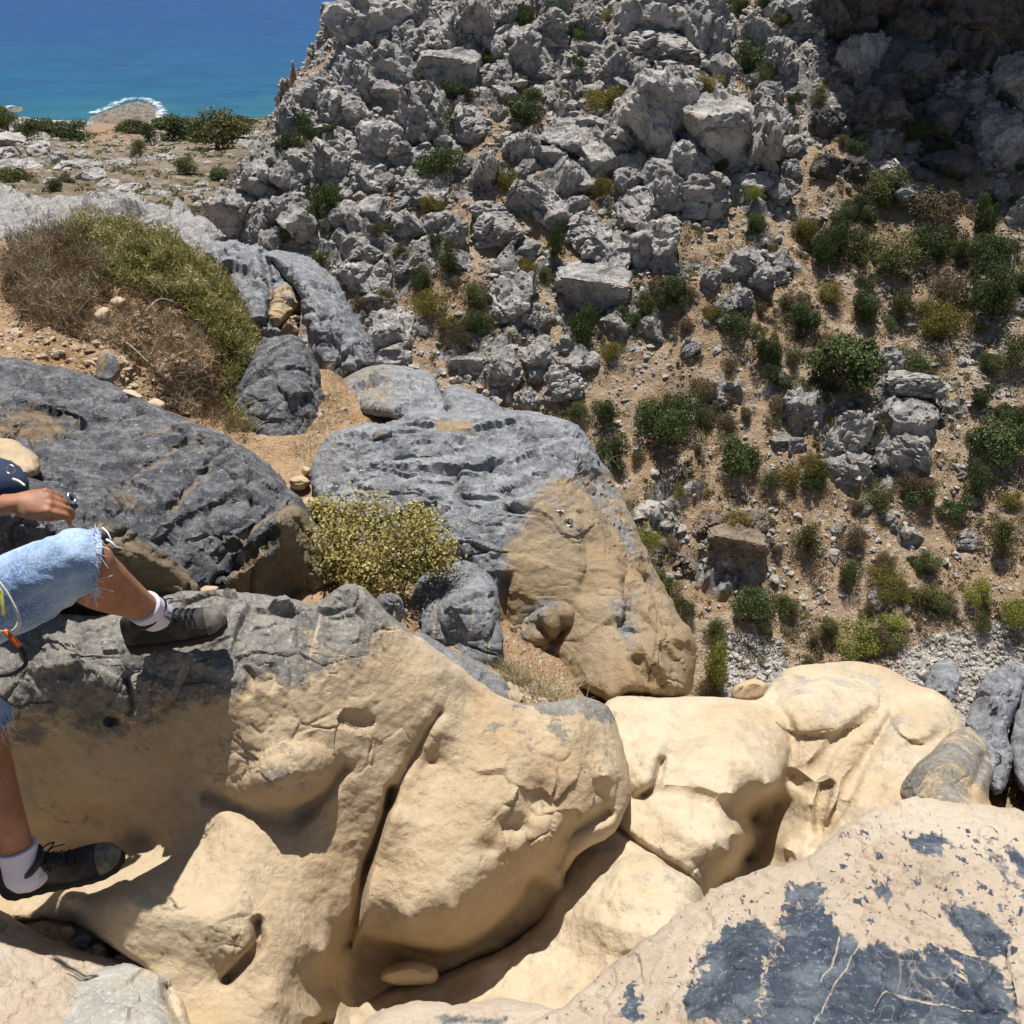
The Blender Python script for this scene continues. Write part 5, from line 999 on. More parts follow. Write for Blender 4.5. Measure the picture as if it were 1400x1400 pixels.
def make_tree(loc, W, H, label, key, seed, group, cat='tree', name='tree', leafn=9000, leaf=.045, low=0.):
    t = empty(name, tuple(loc), label, cat, group); r = np.random.default_rng(seed)
    parts = [frustum_tube((0, 0, -.1*H), (.03*W, 0, .42*H), .05*W, .025*W, 8, 7, .05*W, seed)]
    tips = []
    for k in range(7):
        a = k*2.4+r.uniform(0, .6); e = np.array([math.cos(a)*.34*W, math.sin(a)*.34*W, H*r.uniform(.45-.3*low, .8-.3*low)]); parts.append(frustum_tube((.02*W, 0, H*r.uniform(.15, .38)), e, .022*W, .006*W, 6, 5, .04*W, seed+k)); tips.append(e)
    v, q = join(parts); link('trunk', mesh_from('trunk', v, q), m_bark, t)
    lc = tips+[np.array([r.uniform(-.2, .2)*W, r.uniform(-.2, .2)*W, H*r.uniform(.6-.4*low, .85-.25*low)]) for _ in range(6+int(5*low))]
    C, Nn, R = [], [], []
    for k, c in enumerate(lc):
        m = leafn//len(lc); d = r.normal(size=(m, 3)); d /= np.linalg.norm(d, axis=1)[:, None]; q = fbm(d*2.5+k*3+seed, 3)
        rad = r.uniform(.14, .24)*(1-.5*r.random(m)**1.5)*(1+.5*q); C.append(c+d*rad[:, None]*np.array([W, W, H*.75])); Nn.append(d+.7*r.normal(size=d.shape)); R.append(np.clip(.5+q+.2*r.normal(size=m), 0, 1))
    C = np.vstack(C); V, Q = leaf_quads(C, np.vstack(Nn), leaf*W, r)
    link('crown', mesh_from('crown', V, Q, False, {'rnd': np.repeat(np.concatenate(R), 4)}), LM[key], t)
    return t
P, tt = hit(1150, 548)
make_tree(P[0]+[0, .5, -.2], 92*tt[0]/F, 98*tt[0]/F, 'largest dark green bushy tree, standing beside the cracked crag', 'G', 5, None, leafn=12000, leaf=.026)
def chit(px, py):
    D = unproj(px, py, 1.)
    for t in np.arange(60, 330, .5):
        P = D*t
        if P[2] < max(cz(P[0], P[1]), -88): return P, t
    return None, None
TR = [(255, 192, 60, 40, 'broad wind bent tree group above the beach, right of the bare brown patch'), (300, 205, 70, 56, 'widest dark tree on the coast, with a long dark shadow'), (325, 190, 40, 30, None), (100, 192, 46, 28, 'flat crowned tree left of the brown beach'), (55, 186, 44, 26, None), (12, 182, 34, 40, 'tree at the left margin of the coast'),
      (36, 186, 30, 22, None), (78, 186, 30, 20, None), (182, 182, 40, 18, 'low tree standing beside the islet end of the beach'), (206, 198, 20, 34, None), (192, 214, 20, 28, 'slender green tree alone in the middle of the coastal scrub'), (256, 238, 28, 30, 'small round tree alone nearest to the grey slab'), (230, 176, 50, 16, None), (368, 152, 20, 18, 'lone shrub like tree on the skyline of the ridge against the sea'), (330, 172, 40, 14, None), (300, 245, 26, 20, None), (90, 250, 22, 16, None), (18, 250, 44, 20, None), (75, 262, 24, 20, None)]
TL = ['', '', 'dark tree touching the widest coast tree on its right', '', 'tree between the flat crowned one and the left margin', '', 'small bush like tree right of the left margin tree', 'low tree just left of the flat crowned one', '', 'narrow tree below the beach, right of the brown patch', '', '', 'flat tree mass left of the wind bent group, by the water', '', 'low dark tree mass nearest the ridge, at the water edge', 'small tree at the foot of the ridge, low in the coastal scrub', 'low green bush under the grey outcrop of the coast', 'wide low bush at the left margin above the grey slab', 'small bush directly above the grey slab']
for i, (x, y, w, h, lb) in enumerate(TR):
    P, t = chit(x, y)
    if P is None: continue
    make_tree(P+np.array([0, 0, -.3]), w*1.15*t/F, h*t/F*1.35, lb or TL[i], 'O' if i % 3 else 'G', 40+i, 'trees on the coast', 'tree', 'coast_tree', 5000, .026, 1.)
# rocks of the coast strip
LANDC = [(255, 192, 'the wind bent tree group'), (300, 205, 'the widest coast tree'), (100, 192, 'the flat crowned coast tree'), (192, 214, 'the slender lone coast tree'), (256, 238, 'the small round lone tree'), (18, 250, 'the low bush at the left margin'), (140, 180, 'the brown beach patch'), (12, 182, 'the tree at the left margin'), (75, 262, 'the small bush above the pale slab'), (300, 245, 'the small tree at the foot of the ridge')]
for i, (x, y, w, h) in enumerate([(20, 200, 50, 26), (55, 212, 50, 26), (80, 220, 30, 22), (10, 215, 40, 20), (95, 232, 40, 18), (40, 230, 40, 18), (125, 246, 44, 20), (150, 255, 34, 16), (180, 262, 36, 14), (215, 268, 30, 12), (38, 182, 14, 12), (110, 215, 24, 12), (240, 262, 26, 14), (270, 272, 24, 14), (70, 250, 24, 12), (5, 262, 30, 14), (160, 230, 16, 8), (225, 235, 18, 8), (280, 255, 20, 12), (205, 245, 16, 8)]):
    P, t = chit(x, y)
    if P is None: continue
    o = bpy.data.objects.new('boulder', BPs[i % 10]); COL.objects.link(o); s = w*.5*t/F; o.scale = (s, s, h*.5*t/F*1.1); o.rotation_euler = (0, 0, i*1.3); o.location = tuple(P+np.array([0, 0, .15*s]))
    tag(o, uniq(('big' if w > 38 else 'small' if w < 22 else 'middling')+(' flat' if w > 2*h else '')+' grey rock ', x, y, LANDC), 'boulder', 'rocks on the coast')
n = 9000; x = RNG.uniform(-110, 20, n); y = RNG.uniform(58, 300, n); z = cz(x, y); k = (z > -84) & (RNG.random(n) < .12+.7*sstep(fbm(np.stack([x*.04, y*.04, x*0], 1), 3), -.1, .4)); 
p3 = np.stack([x, y, z], 1)[k]; tag(stone_field('scree', p3, .18+.55*RNG.random(k.sum())**3, m_fstone, 31), 'stones scattered over the coastal scrub', 'scree')
n = 2600; x = RNG.uniform(-110, 20, n); y = RNG.uniform(58, 320, n); z = cz(x, y); k = z > -85; x, y, z = x[k], y[k], z[k]; n = len(x); m_ = 26
s = RNG.uniform(.4, 1.3, n); d = RNG.normal(size=(n*m_, 3)); d[:, 2] = np.abs(d[:, 2]); d /= np.linalg.norm(d, axis=1)[:, None]
C = np.repeat(np.stack([x, y, z], 1), m_, 0)+d*(np.repeat(s, m_)*RNG.uniform(.5, 1, n*m_))[:, None]*np.array([1, 1, .7]); V, Q = leaf_quads(C, d, .2, RNG)
tag(centred('coastal_scrub', V, Q, LM['O'], smooth=False, attrs={'rnd': np.repeat(RNG.random(n*m_), 4)}), 'olive dwarf scrub dotted over the coastal ground', 'scrub', kind='stuff')

# ------------------------------------------------------------------ PLANTS AND THINGS NEAR THE CAMERA
bpy.context.view_layer.update()
DG = bpy.context.evaluated_depsgraph_get()
def near_hit(px, py):
    d = Vector(unproj(px, py, 1.)); ok, loc, nor, _, ob, _ = SC.ray_cast(DG, Vector((0, 0, 0)), d.normalized())
    return (np.array(loc), np.array(nor), ob) if ok else (None, None, None)
def tuft_mat(name, cols, tr_=.25): return leaf_mat(name, cols, .8)
def strips(B, D, L, Wd, bend, r, seg=4):
    """thin tapering blades: base, direction, length, width, bend vector"""
    n = len(B); s = np.cross(D, r.normal(size=(n, 3))); s /= np.linalg.norm(s, axis=1)[:, None]+1e-9
    V = []
    for i in range(seg+1):
        t = i/seg; c = B+D*(L*t)[:, None]+bend*(t*t)[..., None] if np.ndim(t) else B+D*(L*t)[:, None]+bend*t*t
        w = (Wd*(1-.85*t))[:, None]; V += [c-s*w, c+s*w]
    V = np.stack(V, 1); k = 2*(seg+1); base = np.arange(n)[:, None]*k; Q = []
    for i in range(seg): Q.append(np.stack([base[:, 0]+2*i, base[:, 0]+2*i+1, base[:, 0]+2*i+3, base[:, 0]+2*i+2], 1))
    return V.reshape(-1, 3), np.vstack(Q), k
m_sprig = leaf_mat('yellow_green_sprigs', [(.20, .19, .055), (.32, .29, .10), (.50, .45, .23)])
m_dry = leaf_mat('dry_brown_twigs', [(.20, .14, .08), (.33, .25, .155), (.50, .42, .30)])
m_straw = leaf_mat('straw_coloured_grass', [(.34, .29, .17), (.48, .42, .27), (.62, .56, .40)])
m_yel = leaf_mat('yellow_bush_leaves', [(.30, .25, .07), (.48, .41, .13), (.62, .55, .26)])
def sample_poly(poly, n, r):
    p = np.array(poly, float); lo, hi = p.min(0), p.max(0); out = []
    while len(out) < n:
        q = lo+(hi-lo)*r.random((n, 2)); k = inside(q[:, 0], q[:, 1], smooth_line(p, 3)); out += list(q[k])
    return np.array(out[:n])
def on_surface(poly, n, r, maxz=40):
    P, Nn = [], []
    for x, y in sample_poly(poly, n, r):
        l, nn, ob = near_hit(x, y)
        if l is not None and np.linalg.norm(l) < maxz and ob.name.startswith(('soil', 'bedrock')): P.append(l); Nn.append(nn)
    return np.array(P), np.array(Nn)
def cushion(name, polys, n, mat, label, cat, seed, thick=.16, ln=(.03, .07), wd=.0035, per=7, up=.75, clump=1., parent=None, kind=None):
    r = np.random.default_rng(seed); A = []; Bn = []
    for p, share in polys:
        a, b = on_surface(p, int(n*share), r, 12); A.append(a); Bn.append(b)
    P = np.vstack(A); Nn = np.vstack(Bn); P = np.repeat(P, per, 0); Nn = np.repeat(Nn, per, 0); m = len(P)
    P = P+r.normal(size=(m, 3))*.022; h = fbm(P*5, 3)+.5*fbm(P*14, 2)
    P = P+(Nn*.5+np.array([0, 0, .8]))*(thick*np.clip(.55+.9*h*clump, .03, 1.4)*r.random(m)**.45)[:, None]
    D = Nn*(1-up)+np.array([0, 0, up])+.55*r.normal(size=(m, 3)); D /= np.linalg.norm(D, axis=1)[:, None]; L = r.uniform(*ln, m)
    V, Q, k = strips(P, D, L, np.full(m, wd)*r.uniform(.6, 1.4, m), .35*L[:, None]*r.normal(size=(m, 3)), r, 2)
    R = np.clip(.45+.9*h+.25*r.normal(size=m), 0, 1)
    o = centred(name, V, Q, mat, parent, smooth=False, attrs={'rnd': np.repeat(R, k)})
    if parent is None: tag(o, label, cat, kind=kind)
    return o
GREENP = [(82, 318), (120, 304), (170, 303), (230, 318), (285, 362), (325, 415), (346, 468), (350, 520), (332, 545), (305, 500), (285, 455), (245, 420), (190, 400), (150, 385), (140, 345), (100, 340)]
DRYP = [(10, 352), (50, 330), (90, 318), (135, 345), (150, 395), (135, 430), (95, 455), (40, 440), (10, 400)]
LOWP = [(150, 400), (200, 402), (250, 425), (290, 462), (320, 520), (345, 550), (330, 600), (285, 590), (230, 550), (190, 500), (150, 470), (90, 460), (120, 430)]
cushion('green_shrub', [(GREENP, 1.)], 4200, m_sprig, 'olive green cushion shrub covering the top and right side of the soil mound', 'shrub', 11, .12, (.015, .038), .0055, 13)
cushion('dry_shrub', [(DRYP, 1.)], 2000, m_dry, 'brown half dead twiggy shrub on the left of the soil mound', 'shrub', 12, .15, (.03, .08), .003, 9)
cushion('dry_twigs', [(LOWP, .85), (DRYP, .15)], 1500, m_dry, 'tangle of dry brown twigs on the slope of the mound below the green shrub', 'twigs', 13, .05, (.03, .10), .0024, 6, .15, kind='stuff')
cushion('dry_tufts', [([(320, 480), (350, 500), (352, 600), (320, 600), (300, 540)], 1.)], 420, m_sprig, 'grey green tuft hanging down the shaded right side of the mound', 'tuft', 14, .16, (.03, .09), .003, 8, .3)
def wiggle_tube(pts, r0, r1, n=6, sub=6):
    L = smooth3(pts, sub); V = []; m = len(L)
    for i in range(m):
        t = L[min(i+1, m-1)]-L[max(i-1, 0)]; t /= np.linalg.norm(t)+1e-9; u = np.cross(t, [.2, .5, .84]); u /= np.linalg.norm(u)+1e-9; v = np.cross(t, u); r = r0+(r1-r0)*i/(m-1)
        for k in range(n): a = 6.2832*k/n; V.append(L[i]+r*(math.cos(a)*u+math.sin(a)*v))
    Q = [[i*n+k, i*n+(k+1) % n, (i+1)*n+(k+1) % n, (i+1)*n+k] for i in range(m-1) for k in range(n)]
    V.append(L[0]); V.append(L[-1]); a, b = len(V)-2, len(V)-1
    Q += [[a, (k+1) % n, k, k] for k in range(n)]; Q += [[b, (m-1)*n+k, (m-1)*n+(k+1) % n, (m-1)*n+(k+1) % n] for k in range(n)]
    return np.array(V), np.array(Q)
def smooth3(pts, sub=6, closed=False):
    P = np.asarray(pts, float); n = len(P); out = []
    for i in range(n if closed else n-1):
        p0 = P[(i-1) % n] if closed or i else P[0]; p1 = P[i]; p2 = P[(i+1) % n]; p3 = P[(i+2) % n] if closed or i+2 < n else p2
        for k in range(sub):
            t = k/sub; out.append(.5*((2*p1)+(-p0+p2)*t+(2*p0-5*p1+4*p2-p3)*t*t+(-p0+3*p1-3*p2+p3)*t**3))
    if not closed: out.append(P[-1])
    return np.array(out)
def mesh_clean(name, V, Q, smooth=True):
    """polygons given as index lists, triangles may repeat the last index"""
    me = bpy.data.meshes.new(name); F_ = []
    for q in Q:
        q = list(dict.fromkeys(int(i) for i in q))
        if len(q) > 2: F_.append(q)
    me.from_pydata([tuple(v) for v in V], [], F_); me.update()
    for p in me.polygons: p.use_smooth = smooth
    return me
m_dead = soil_mat('bleached_dead_wood', (.33, .27, .20), (.42, .36, .29), (.5, .45, .38), 2.)
def branch(label, pts, r0=.012, r1=.005):
    base = [near_hit(x, y)[0] for x, y in pts]
    if any(b is None for b in base): return
    P = [b+np.array([0, 0, .02+.05*(i % 2)]) for i, b in enumerate(base)]
    parts = [wiggle_tube(P, r0, r1)]
    for k in range(1, len(P)-1):
        parts.append(wiggle_tube([P[k], P[k]+np.array([random.uniform(-.1, .1), random.uniform(-.05, .05), .08]), P[k]+np.array([random.uniform(-.2, .2), random.uniform(-.1, .1), .16])], r1, .002))
    V, Q = join(parts); c = V.mean(0); tag(link('dead_branch', mesh_clean('dead_branch', V-c, Q), m_dead, None, tuple(c)), label, 'branch')
branch('bleached forked twig standing in the dry brown shrub', [(70, 412), (64, 395), (58, 382), (66, 368)], .008)
branch('bleached curved branch lying in the soil below the dry shrub', [(84, 432), (92, 448), (106, 462), (118, 456), (130, 448)], .012)
branch('grey dead branch lying across the lower part of the mound', [(150, 470), (175, 480), (205, 500), (230, 530)], .009)
branch('thin dead branch under the green shrub', [(200, 430), (225, 420), (260, 428)], .008)

# soil stones on the mound and in the gully
r_ = np.random.default_rng(3); A, _n = on_surface([(0, 440), (100, 450), (200, 420), (290, 500), (250, 580), (120, 540), (0, 520)], 700, r_, 12); B, _n = on_surface([(350, 480), (450, 520), (480, 600), (430, 640), (430, 700), (560, 840), (700, 930), (800, 950), (650, 980)], 500, r_, 12)
P_ = np.vstack([A, B]); tag(stone_field('gravel', P_, .006+.035*r_.random(len(P_))**3, soil_mat('small_soil_stones', (.42, .33, .23), (.52, .43, .33), (.6, .54, .45), 3.), 4, flat=.45), 'small stones strewn over the soil of the mound and the gully', 'gravel')
cushion('dry_litter', [([(430, 520), (470, 510), (480, 590), (440, 650), (400, 660)], 1.)], 300, m_straw, 'dry straw litter on the orange soil beside the dark upright boulder', 'litter', 21, .03, (.02, .08), .002, 5, .2, kind='stuff')

# yellow bush
def yellow_bush():
    b, nn, ob = near_hit(520, 830); zd = 4.25; r = np.random.default_rng(8)
    c = unproj(522, 765, zd); root = c+np.array([.03, .05, -.34])
    t = empty('yellow_bush', tuple(root), 'dense yellow leaved bush growing in the gap before the big blue grey rock', 'bush')
    lobes = [(468, 712, 34, 34), (505, 705, 40, 34), (452, 745, 32, 38), (500, 750, 46, 44), (550, 730, 44, 38), (585, 745, 36, 34), (540, 775, 44, 34), (495, 790, 34, 26), (600, 762, 24, 22), (440, 702, 22, 22), (470, 770, 32, 30), (575, 712, 22, 20)]
    parts = []; C = []; D = []; R = []
    for k, (x, y, rx, ry) in enumerate(lobes):
        z = zd+.10*((x-520)/90)**2+(.22 if y < 725 else 0)+r.uniform(-.05, .05); cc = unproj(x, y, z)-root; rr = (rx+ry)*.5*z/F
        parts.append(wiggle_tube([np.array([r.uniform(-.03, .03), 0, 0]), cc*.5+r.normal(size=3)*.04, cc], .007, .002, 5, 5))
        for q in range(16):
            d = r.normal(size=3); d /= np.linalg.norm(d); parts.append(wiggle_tube([cc*(.7), cc+d*rr*.5, cc+d*rr*.98], .0022, .0008, 4, 3))
        m = 1000; d = r.normal(size=(m, 3)); d /= np.linalg.norm(d, axis=1)[:, None]; q = fbm(d*3+k*2.1, 3)
        C.append(cc+d*(rr*(1.05-.6*r.random(m)**1.4)*(1+.75*q))[:, None]); D.append(d+.9*r.normal(size=(m, 3))+np.array([0, 0, .6])); R.append(np.clip(.5+.8*q+.28*r.normal(size=m), 0, 1))
    V, Q = join(parts); link('stems', mesh_clean('stems', V, Q), m_bark, t)
    V, Q = leaf_quads(np.vstack(C), np.vstack(D), .0098, r, .62); link('foliage', mesh_from('foliage', V, Q, False, {'rnd': np.repeat(np.concatenate(R), 4)}), m_yel, t)
yellow_bush()
def grass(px, py, zd, hpx, n, label, seed, mat=None, spread=.06, lean=(0, 0, 0), wd=.0014, group=None, name='grass_tuft'):
    r = np.random.default_rng(seed); l, nn, ob = near_hit(px, py); base = l if l is not None and np.linalg.norm(l) < 14 else unproj(px, py, zd)
    z = base[1]*CP-base[2]*SP; h = hpx*z/F; B = base+r.normal(size=(n, 3))*np.array([spread, spread*.8, .004])-np.array([0, 0, .01])
    D = r.normal(size=(n, 3))*.42+np.array([lean[0], lean[1]-.1, 1.]); D /= np.linalg.norm(D, axis=1)[:, None]; L = h*r.uniform(.4, 1.25, n)
    bd = r.normal(size=(n, 3))*.3*L[:, None]; bd[:, 2] = -np.abs(bd[:, 2])*.9
    V, Q, k = strips(B, D, L, np.full(n, wd), bd, r, 5)
    tag(centred(name, V, Q, mat or m_straw, smooth=False, attrs={'rnd': np.repeat(r.random(n), k)}), label, 'grass', group)
grass(705, 938, 3.7, 44, 420, 'yellowish dry grass tuft at the foot of the streaked grey knob', 1)
grass(746, 952, 3.7, 44, 460, 'spiky straw coloured grass tuft behind the big tan boulder', 2, wd=.0017)
grass(690, 915, 3.8, 30, 160, 'thin dry grass beside the streaked grey knob', 3, spread=.03)
for i, (x, y, h, n, lb) in enumerate([(822, 632, 20, 60, 'straw grass in the highest crack on the rock crest'), (850, 700, 20, 60, 'straw grass on the rock crest above the tan spur'), (878, 762, 24, 80, 'straw grass on the flank of the tall rock beside the yellow green bush'), (892, 800, 20, 60, 'straw grass low on the flank of the tall rock'), (905, 835, 16, 50, 'lowest straw grass on the flank of the tall rock'), (626, 588, 12, 60, 'orange dry grass in a pocket on top of the big grey rock'), (604, 586, 10, 60, 'orange dry grass at the left end of the pocket')]):
    grass(x, y, 4.7, h, n, lb, 30+i, spread=.05, wd=.0015)
grass(424, 845, 3.2, 34, 5, 'single dry stalk leaning out of the crevice behind the ledge', 50, spread=.01, lean=(.5, 0, 0), wd=.0015)
grass(1396, 1085, 3.2, 70, 500, 'dry grey brown shrub cut off by the right margin', 51, m_dry, .1, wd=.002, name='dry_shrub')

# ------------------------------------------------------------------ METAL RINGS AND BOLTS
m_steel = M('brushed_steel'); m_steel.b.inputs['Metallic'].default_value = 1.; m_steel = m_steel.done((.62, .62, .62), .35, None, .5)
m_black = M('black_nylon'); m_black = m_black.done((.02, .02, .022), .7)
def torus_pts(c, u, v, R, r, n=28, k=10, sq=1.):
    V, Q = [], []; w = np.cross(u, v)
    for i in range(n):
        a = 6.2832*i/n; rad = math.cos(a)*u+math.sin(a)*v*sq; p = c+R*(math.cos(a)*u+math.sin(a)*v*sq); rad /= np.linalg.norm(rad)
        for j in range(k): b = 6.2832*j/k; V.append(p+r*(math.cos(b)*rad+math.sin(b)*w))
    for i in range(n):
        for j in range(k): Q.append([i*k+j, ((i+1) % n)*k+j, ((i+1) % n)*k+(j+1) % k, i*k+(j+1) % k])
    return np.array(V), np.array(Q)
def ring_bolt(px, py, size_px, label, hanger=True, off=.012, tilt=0.):
    l, nn, ob = near_hit(px, py)
    if l is None: return
    z = l[1]*CP-l[2]*SP; R = size_px*.5*z/F; ray = -l/np.linalg.norm(l); t = empty('anchor_ring', tuple(l), label, 'anchor')
    u = np.cross(ray, [0, 0, 1]); u /= np.linalg.norm(u); v = np.cross(u, ray); u2 = u*math.cos(tilt)+ray*math.sin(tilt)
    c = ray*(off+R*abs(math.sin(tilt)))
    V, Q = torus_pts(c, u2, v, R*.8, R*.24); link('ring', mesh_clean('ring', V, Q), m_steel, t)
    V, Q = frustum_tube(-ray*.03, ray*(off+.012)+v*R*.8, .005, .0055, 10, 3); V2, Q2 = frustum_tube(v*R*.8+ray*(off-.004), v*R*.8+ray*(off+.006), .011, .011, 6, 2)
    VV, QQ = join([(V+0, Q), (V2, Q2)]); link('bolt', mesh_clean('bolt', VV, QQ, False), m_steel, t)
ring_bolt(777, 714, 13, 'white steel ring hanging on the brown face of the tall rock')
l, nn, ob = near_hit(766, 699)
if l is not None:
    ray = -l/np.linalg.norm(l); u = np.cross(ray, [0, 0, 1.]); u /= np.linalg.norm(u)
    t = empty('rock_bolt', tuple(l), 'small steel expansion bolt just above the white ring', 'bolt')
    V, Q = frustum_tube(-ray*.02, ray*.022, .006, .006, 8, 2); link('shank', mesh_clean('shank', V, Q), m_steel, t)
    V, Q = frustum_tube(ray*.002-u*.018, ray*.006+u*.018, .006, .008, 6, 2); link('hanger_plate', mesh_clean('hanger_plate', V, Q), m_steel, t)
ring_bolt(98, 681, 17, 'steel ring anchor fixed to the wedge of rock beside the resting hand', off=.02, tilt=.9)

# ------------------------------------------------------------------ THE SEATED PERSON
def loft(pts, rad, n=22, sub=6, up=(0, 0, 1), caps=True, ang=None):
    """tube along pts; rad = (a, b) half axes per point, b along 'up'"""
    P = smooth3(pts, sub); R = smooth3([(*x, 0) if len(x) == 2 else x for x in rad], sub)[:, :2]; V = []; m = len(P); upv = np.array(up, float)
    for i in range(m):
        t = P[min(i+1, m-1)]-P[max(i-1, 0)]; t /= np.linalg.norm(t)+1e-9; s = np.cross(t, upv); s /= np.linalg.norm(s)+1e-9; b = np.cross(s, t)
        for k in range(n): a = 6.2832*k/n; V.append(P[i]+R[i, 0]*math.cos(a)*s+R[i, 1]*math.sin(a)*b)
    Q = [[i*n+k, i*n+(k+1) % n, (i+1)*n+(k+1) % n, (i+1)*n+k] for i in range(m-1) for k in range(n)]
    if caps:
        V += [P[0], P[-1]]; a, b = len(V)-2, len(V)-1
        Q += [[a, (k+1) % n, k, k] for k in range(n)]; Q += [[b, (m-1)*n+k, (m-1)*n+(k+1) % n, (m-1)*n+(k+1) % n] for k in range(n)]
    return np.array(V), np.array(Q)
def ellipsoid(c, ax, R=None, n=24):
    bm = bmesh.new(); bmesh.ops.create_icosphere(bm, subdivisions=3, radius=1); P = np.array([v.co[:] for v in bm.verts])*np.array(ax); Fc = np.array([[*[v.index for v in f.verts], f.verts[2].index] for f in bm.faces]); bm.free()
    if R is not None: P = P@np.array(R).T
    return P+np.array(c), Fc
def remesh(name, parts, vox, mat, parent, smooth=4, fac=.5):
    V, Q = join(parts); tmp = bpy.data.objects.new('tmp', mesh_clean('tmp', V, Q)); COL.objects.link(tmp)
    bm = bmesh.new(); bm.from_mesh(tmp.data); bmesh.ops.recalc_face_normals(bm, faces=bm.faces); bm.to_mesh(tmp.data); bm.free()
    md = tmp.modifiers.new('r', 'REMESH'); md.mode = 'VOXEL'; md.voxel_size = vox; ms = tmp.modifiers.new('s', 'SMOOTH'); ms.factor = fac; ms.iterations = smooth
    bpy.context.view_layer.update(); ev = tmp.evaluated_get(bpy.context.evaluated_depsgraph_get()); me = bpy.data.meshes.new_from_object(ev); me.name = name
    bpy.data.objects.remove(tmp); co = np.empty(len(me.vertices)*3, np.float32); me.vertices.foreach_get('co', co)
    pl = np.array(parent.location, np.float32); me.vertices.foreach_set('co', (co.reshape(-1, 3)-pl).ravel()); me.materials.clear()
    for p in me.polygons: p.use_smooth = True
    return link(name, me, mat, parent)
U = lambda x, y, z: unproj(x, y, z)
LH, RH = np.array([-1.43, 1.53, -1.56]), np.array([-1.60, 1.42, -1.55])
LK, LA = U(112, 768, 2.12), U(216, 846, 2.49)
RK, RA = U(-34, 985, 2.24), U(42, 1160, 2.44)
LHEEL, LTOE = U(186, 880, 2.49), U(300, 856, 2.53)
RHEEL, RTOE = U(16, 1212, 2.43), U(160, 1176, 2.47)
WR, EL, SH = U(20, 688, 2.30), np.array([-1.47, 1.66, -1.335]), np.array([-1.63, 1.70, -1.08])
PEL = (LH+RH)/2; CH = np.array([-1.66, 1.58, -1.22]); NK = np.array([-1.69, 1.58, -1.0]); HD = np.array([-1.66, 1.57, -.84]); RS = np.array([-1.74, 1.44, -1.09])
def ankle(heel, toe, n0):
    d = toe-heel; d /= np.linalg.norm(d); n = np.array(n0, float); n = n-d*n.dot(d); n /= np.linalg.norm(n); return heel-d*.018+d*.092+n*.112
LA = ankle(LHEEL, LTOE, (0, -.12, 1)); RA = ankle(RHEEL, RTOE, (0, -.15, 1))
man = empty('person', tuple(PEL-np.array([0, 0, .12])), 'person sitting in frayed light blue denim cutoffs and black shoes, one hand on the rock', 'person')
def skin_mat():
    m = M('tanned_skin'); n = m.noise(14, 5, .6); c = m.mix(m.rng(n, .35, .68), (.29, .125, .068), (.40, .19, .11)); c = m.mix(m.rng(m.noise(90, 4, .7), .58, .7, 0, .35), c, (.17, .085, .05))
    hairs = m.noise(160, 3, .7, vec=m.stretch(1, 1, .22, (.4, .5, 0))); c = m.mix(m.rng(hairs, .60, .68, 0, .45), c, (.12, .065, .04))
    m.b.inputs['Subsurface Weight'].default_value = .08; m.b.inputs['Subsurface Radius'].default_value = (.02, .008, .004); m.b.inputs['Subsurface Scale'].default_value = .5
    return m.done(c, .55, m.bump(m.noise(120, 5, .7), .25, .003), .35)
m_skin = skin_mat()
def leg(H, K, A, heel, toe):
    d = (A-K); L = np.linalg.norm(d); d /= L; fw = (toe-heel); fw /= np.linalg.norm(fw); fw = fw-d*fw.dot(d); fw /= np.linalg.norm(fw)
    pts = [H, H+(K-H)*.5, H+(K-H)*.88, K, K+d*L*.12-fw*.004, K+d*L*.32-fw*.020, K+d*L*.55-fw*.014, K+d*L*.8-fw*.004, A, A-np.array([0, 0, .04])]
    rad = [(.092, .095), (.082, .085), (.068, .070), (.062, .066), (.060, .064), (.064, .072), (.055, .060), (.040, .045), (.036, .041), (.026, .030)]
    a = loft(pts, rad, up=fw); kn = ellipsoid(K+fw*.018-d*.004, (.045, .045, .05)); foot = loft([heel+np.array([0, 0, .045]), A-np.array([0, 0, .06]), (heel+toe)/2+np.array([0, 0, .045]), toe+np.array([0, 0, .03])-fw*.02], [(.018, .018), (.026, .026), (.025, .02), (.02, .015)])
    return [a, kn, foot]
def finger(k, d, n, s, Ls, curl, r=.0088):
    pts = [k-d*.02, k]; a = 0; p = k
    for L, c in zip(Ls, curl):
        a += c; p = p+L*(math.cos(a)*d-math.sin(a)*n); pts.append(p)
    V, Q = loft(pts, [(r*1.05, r)]*2+[(r, r*.95), (r*.92, r*.88), (r*.75, r*.7)], 10, 5, up=n); return [(V, Q), ellipsoid(pts[-1], (r*.78,)*3)]
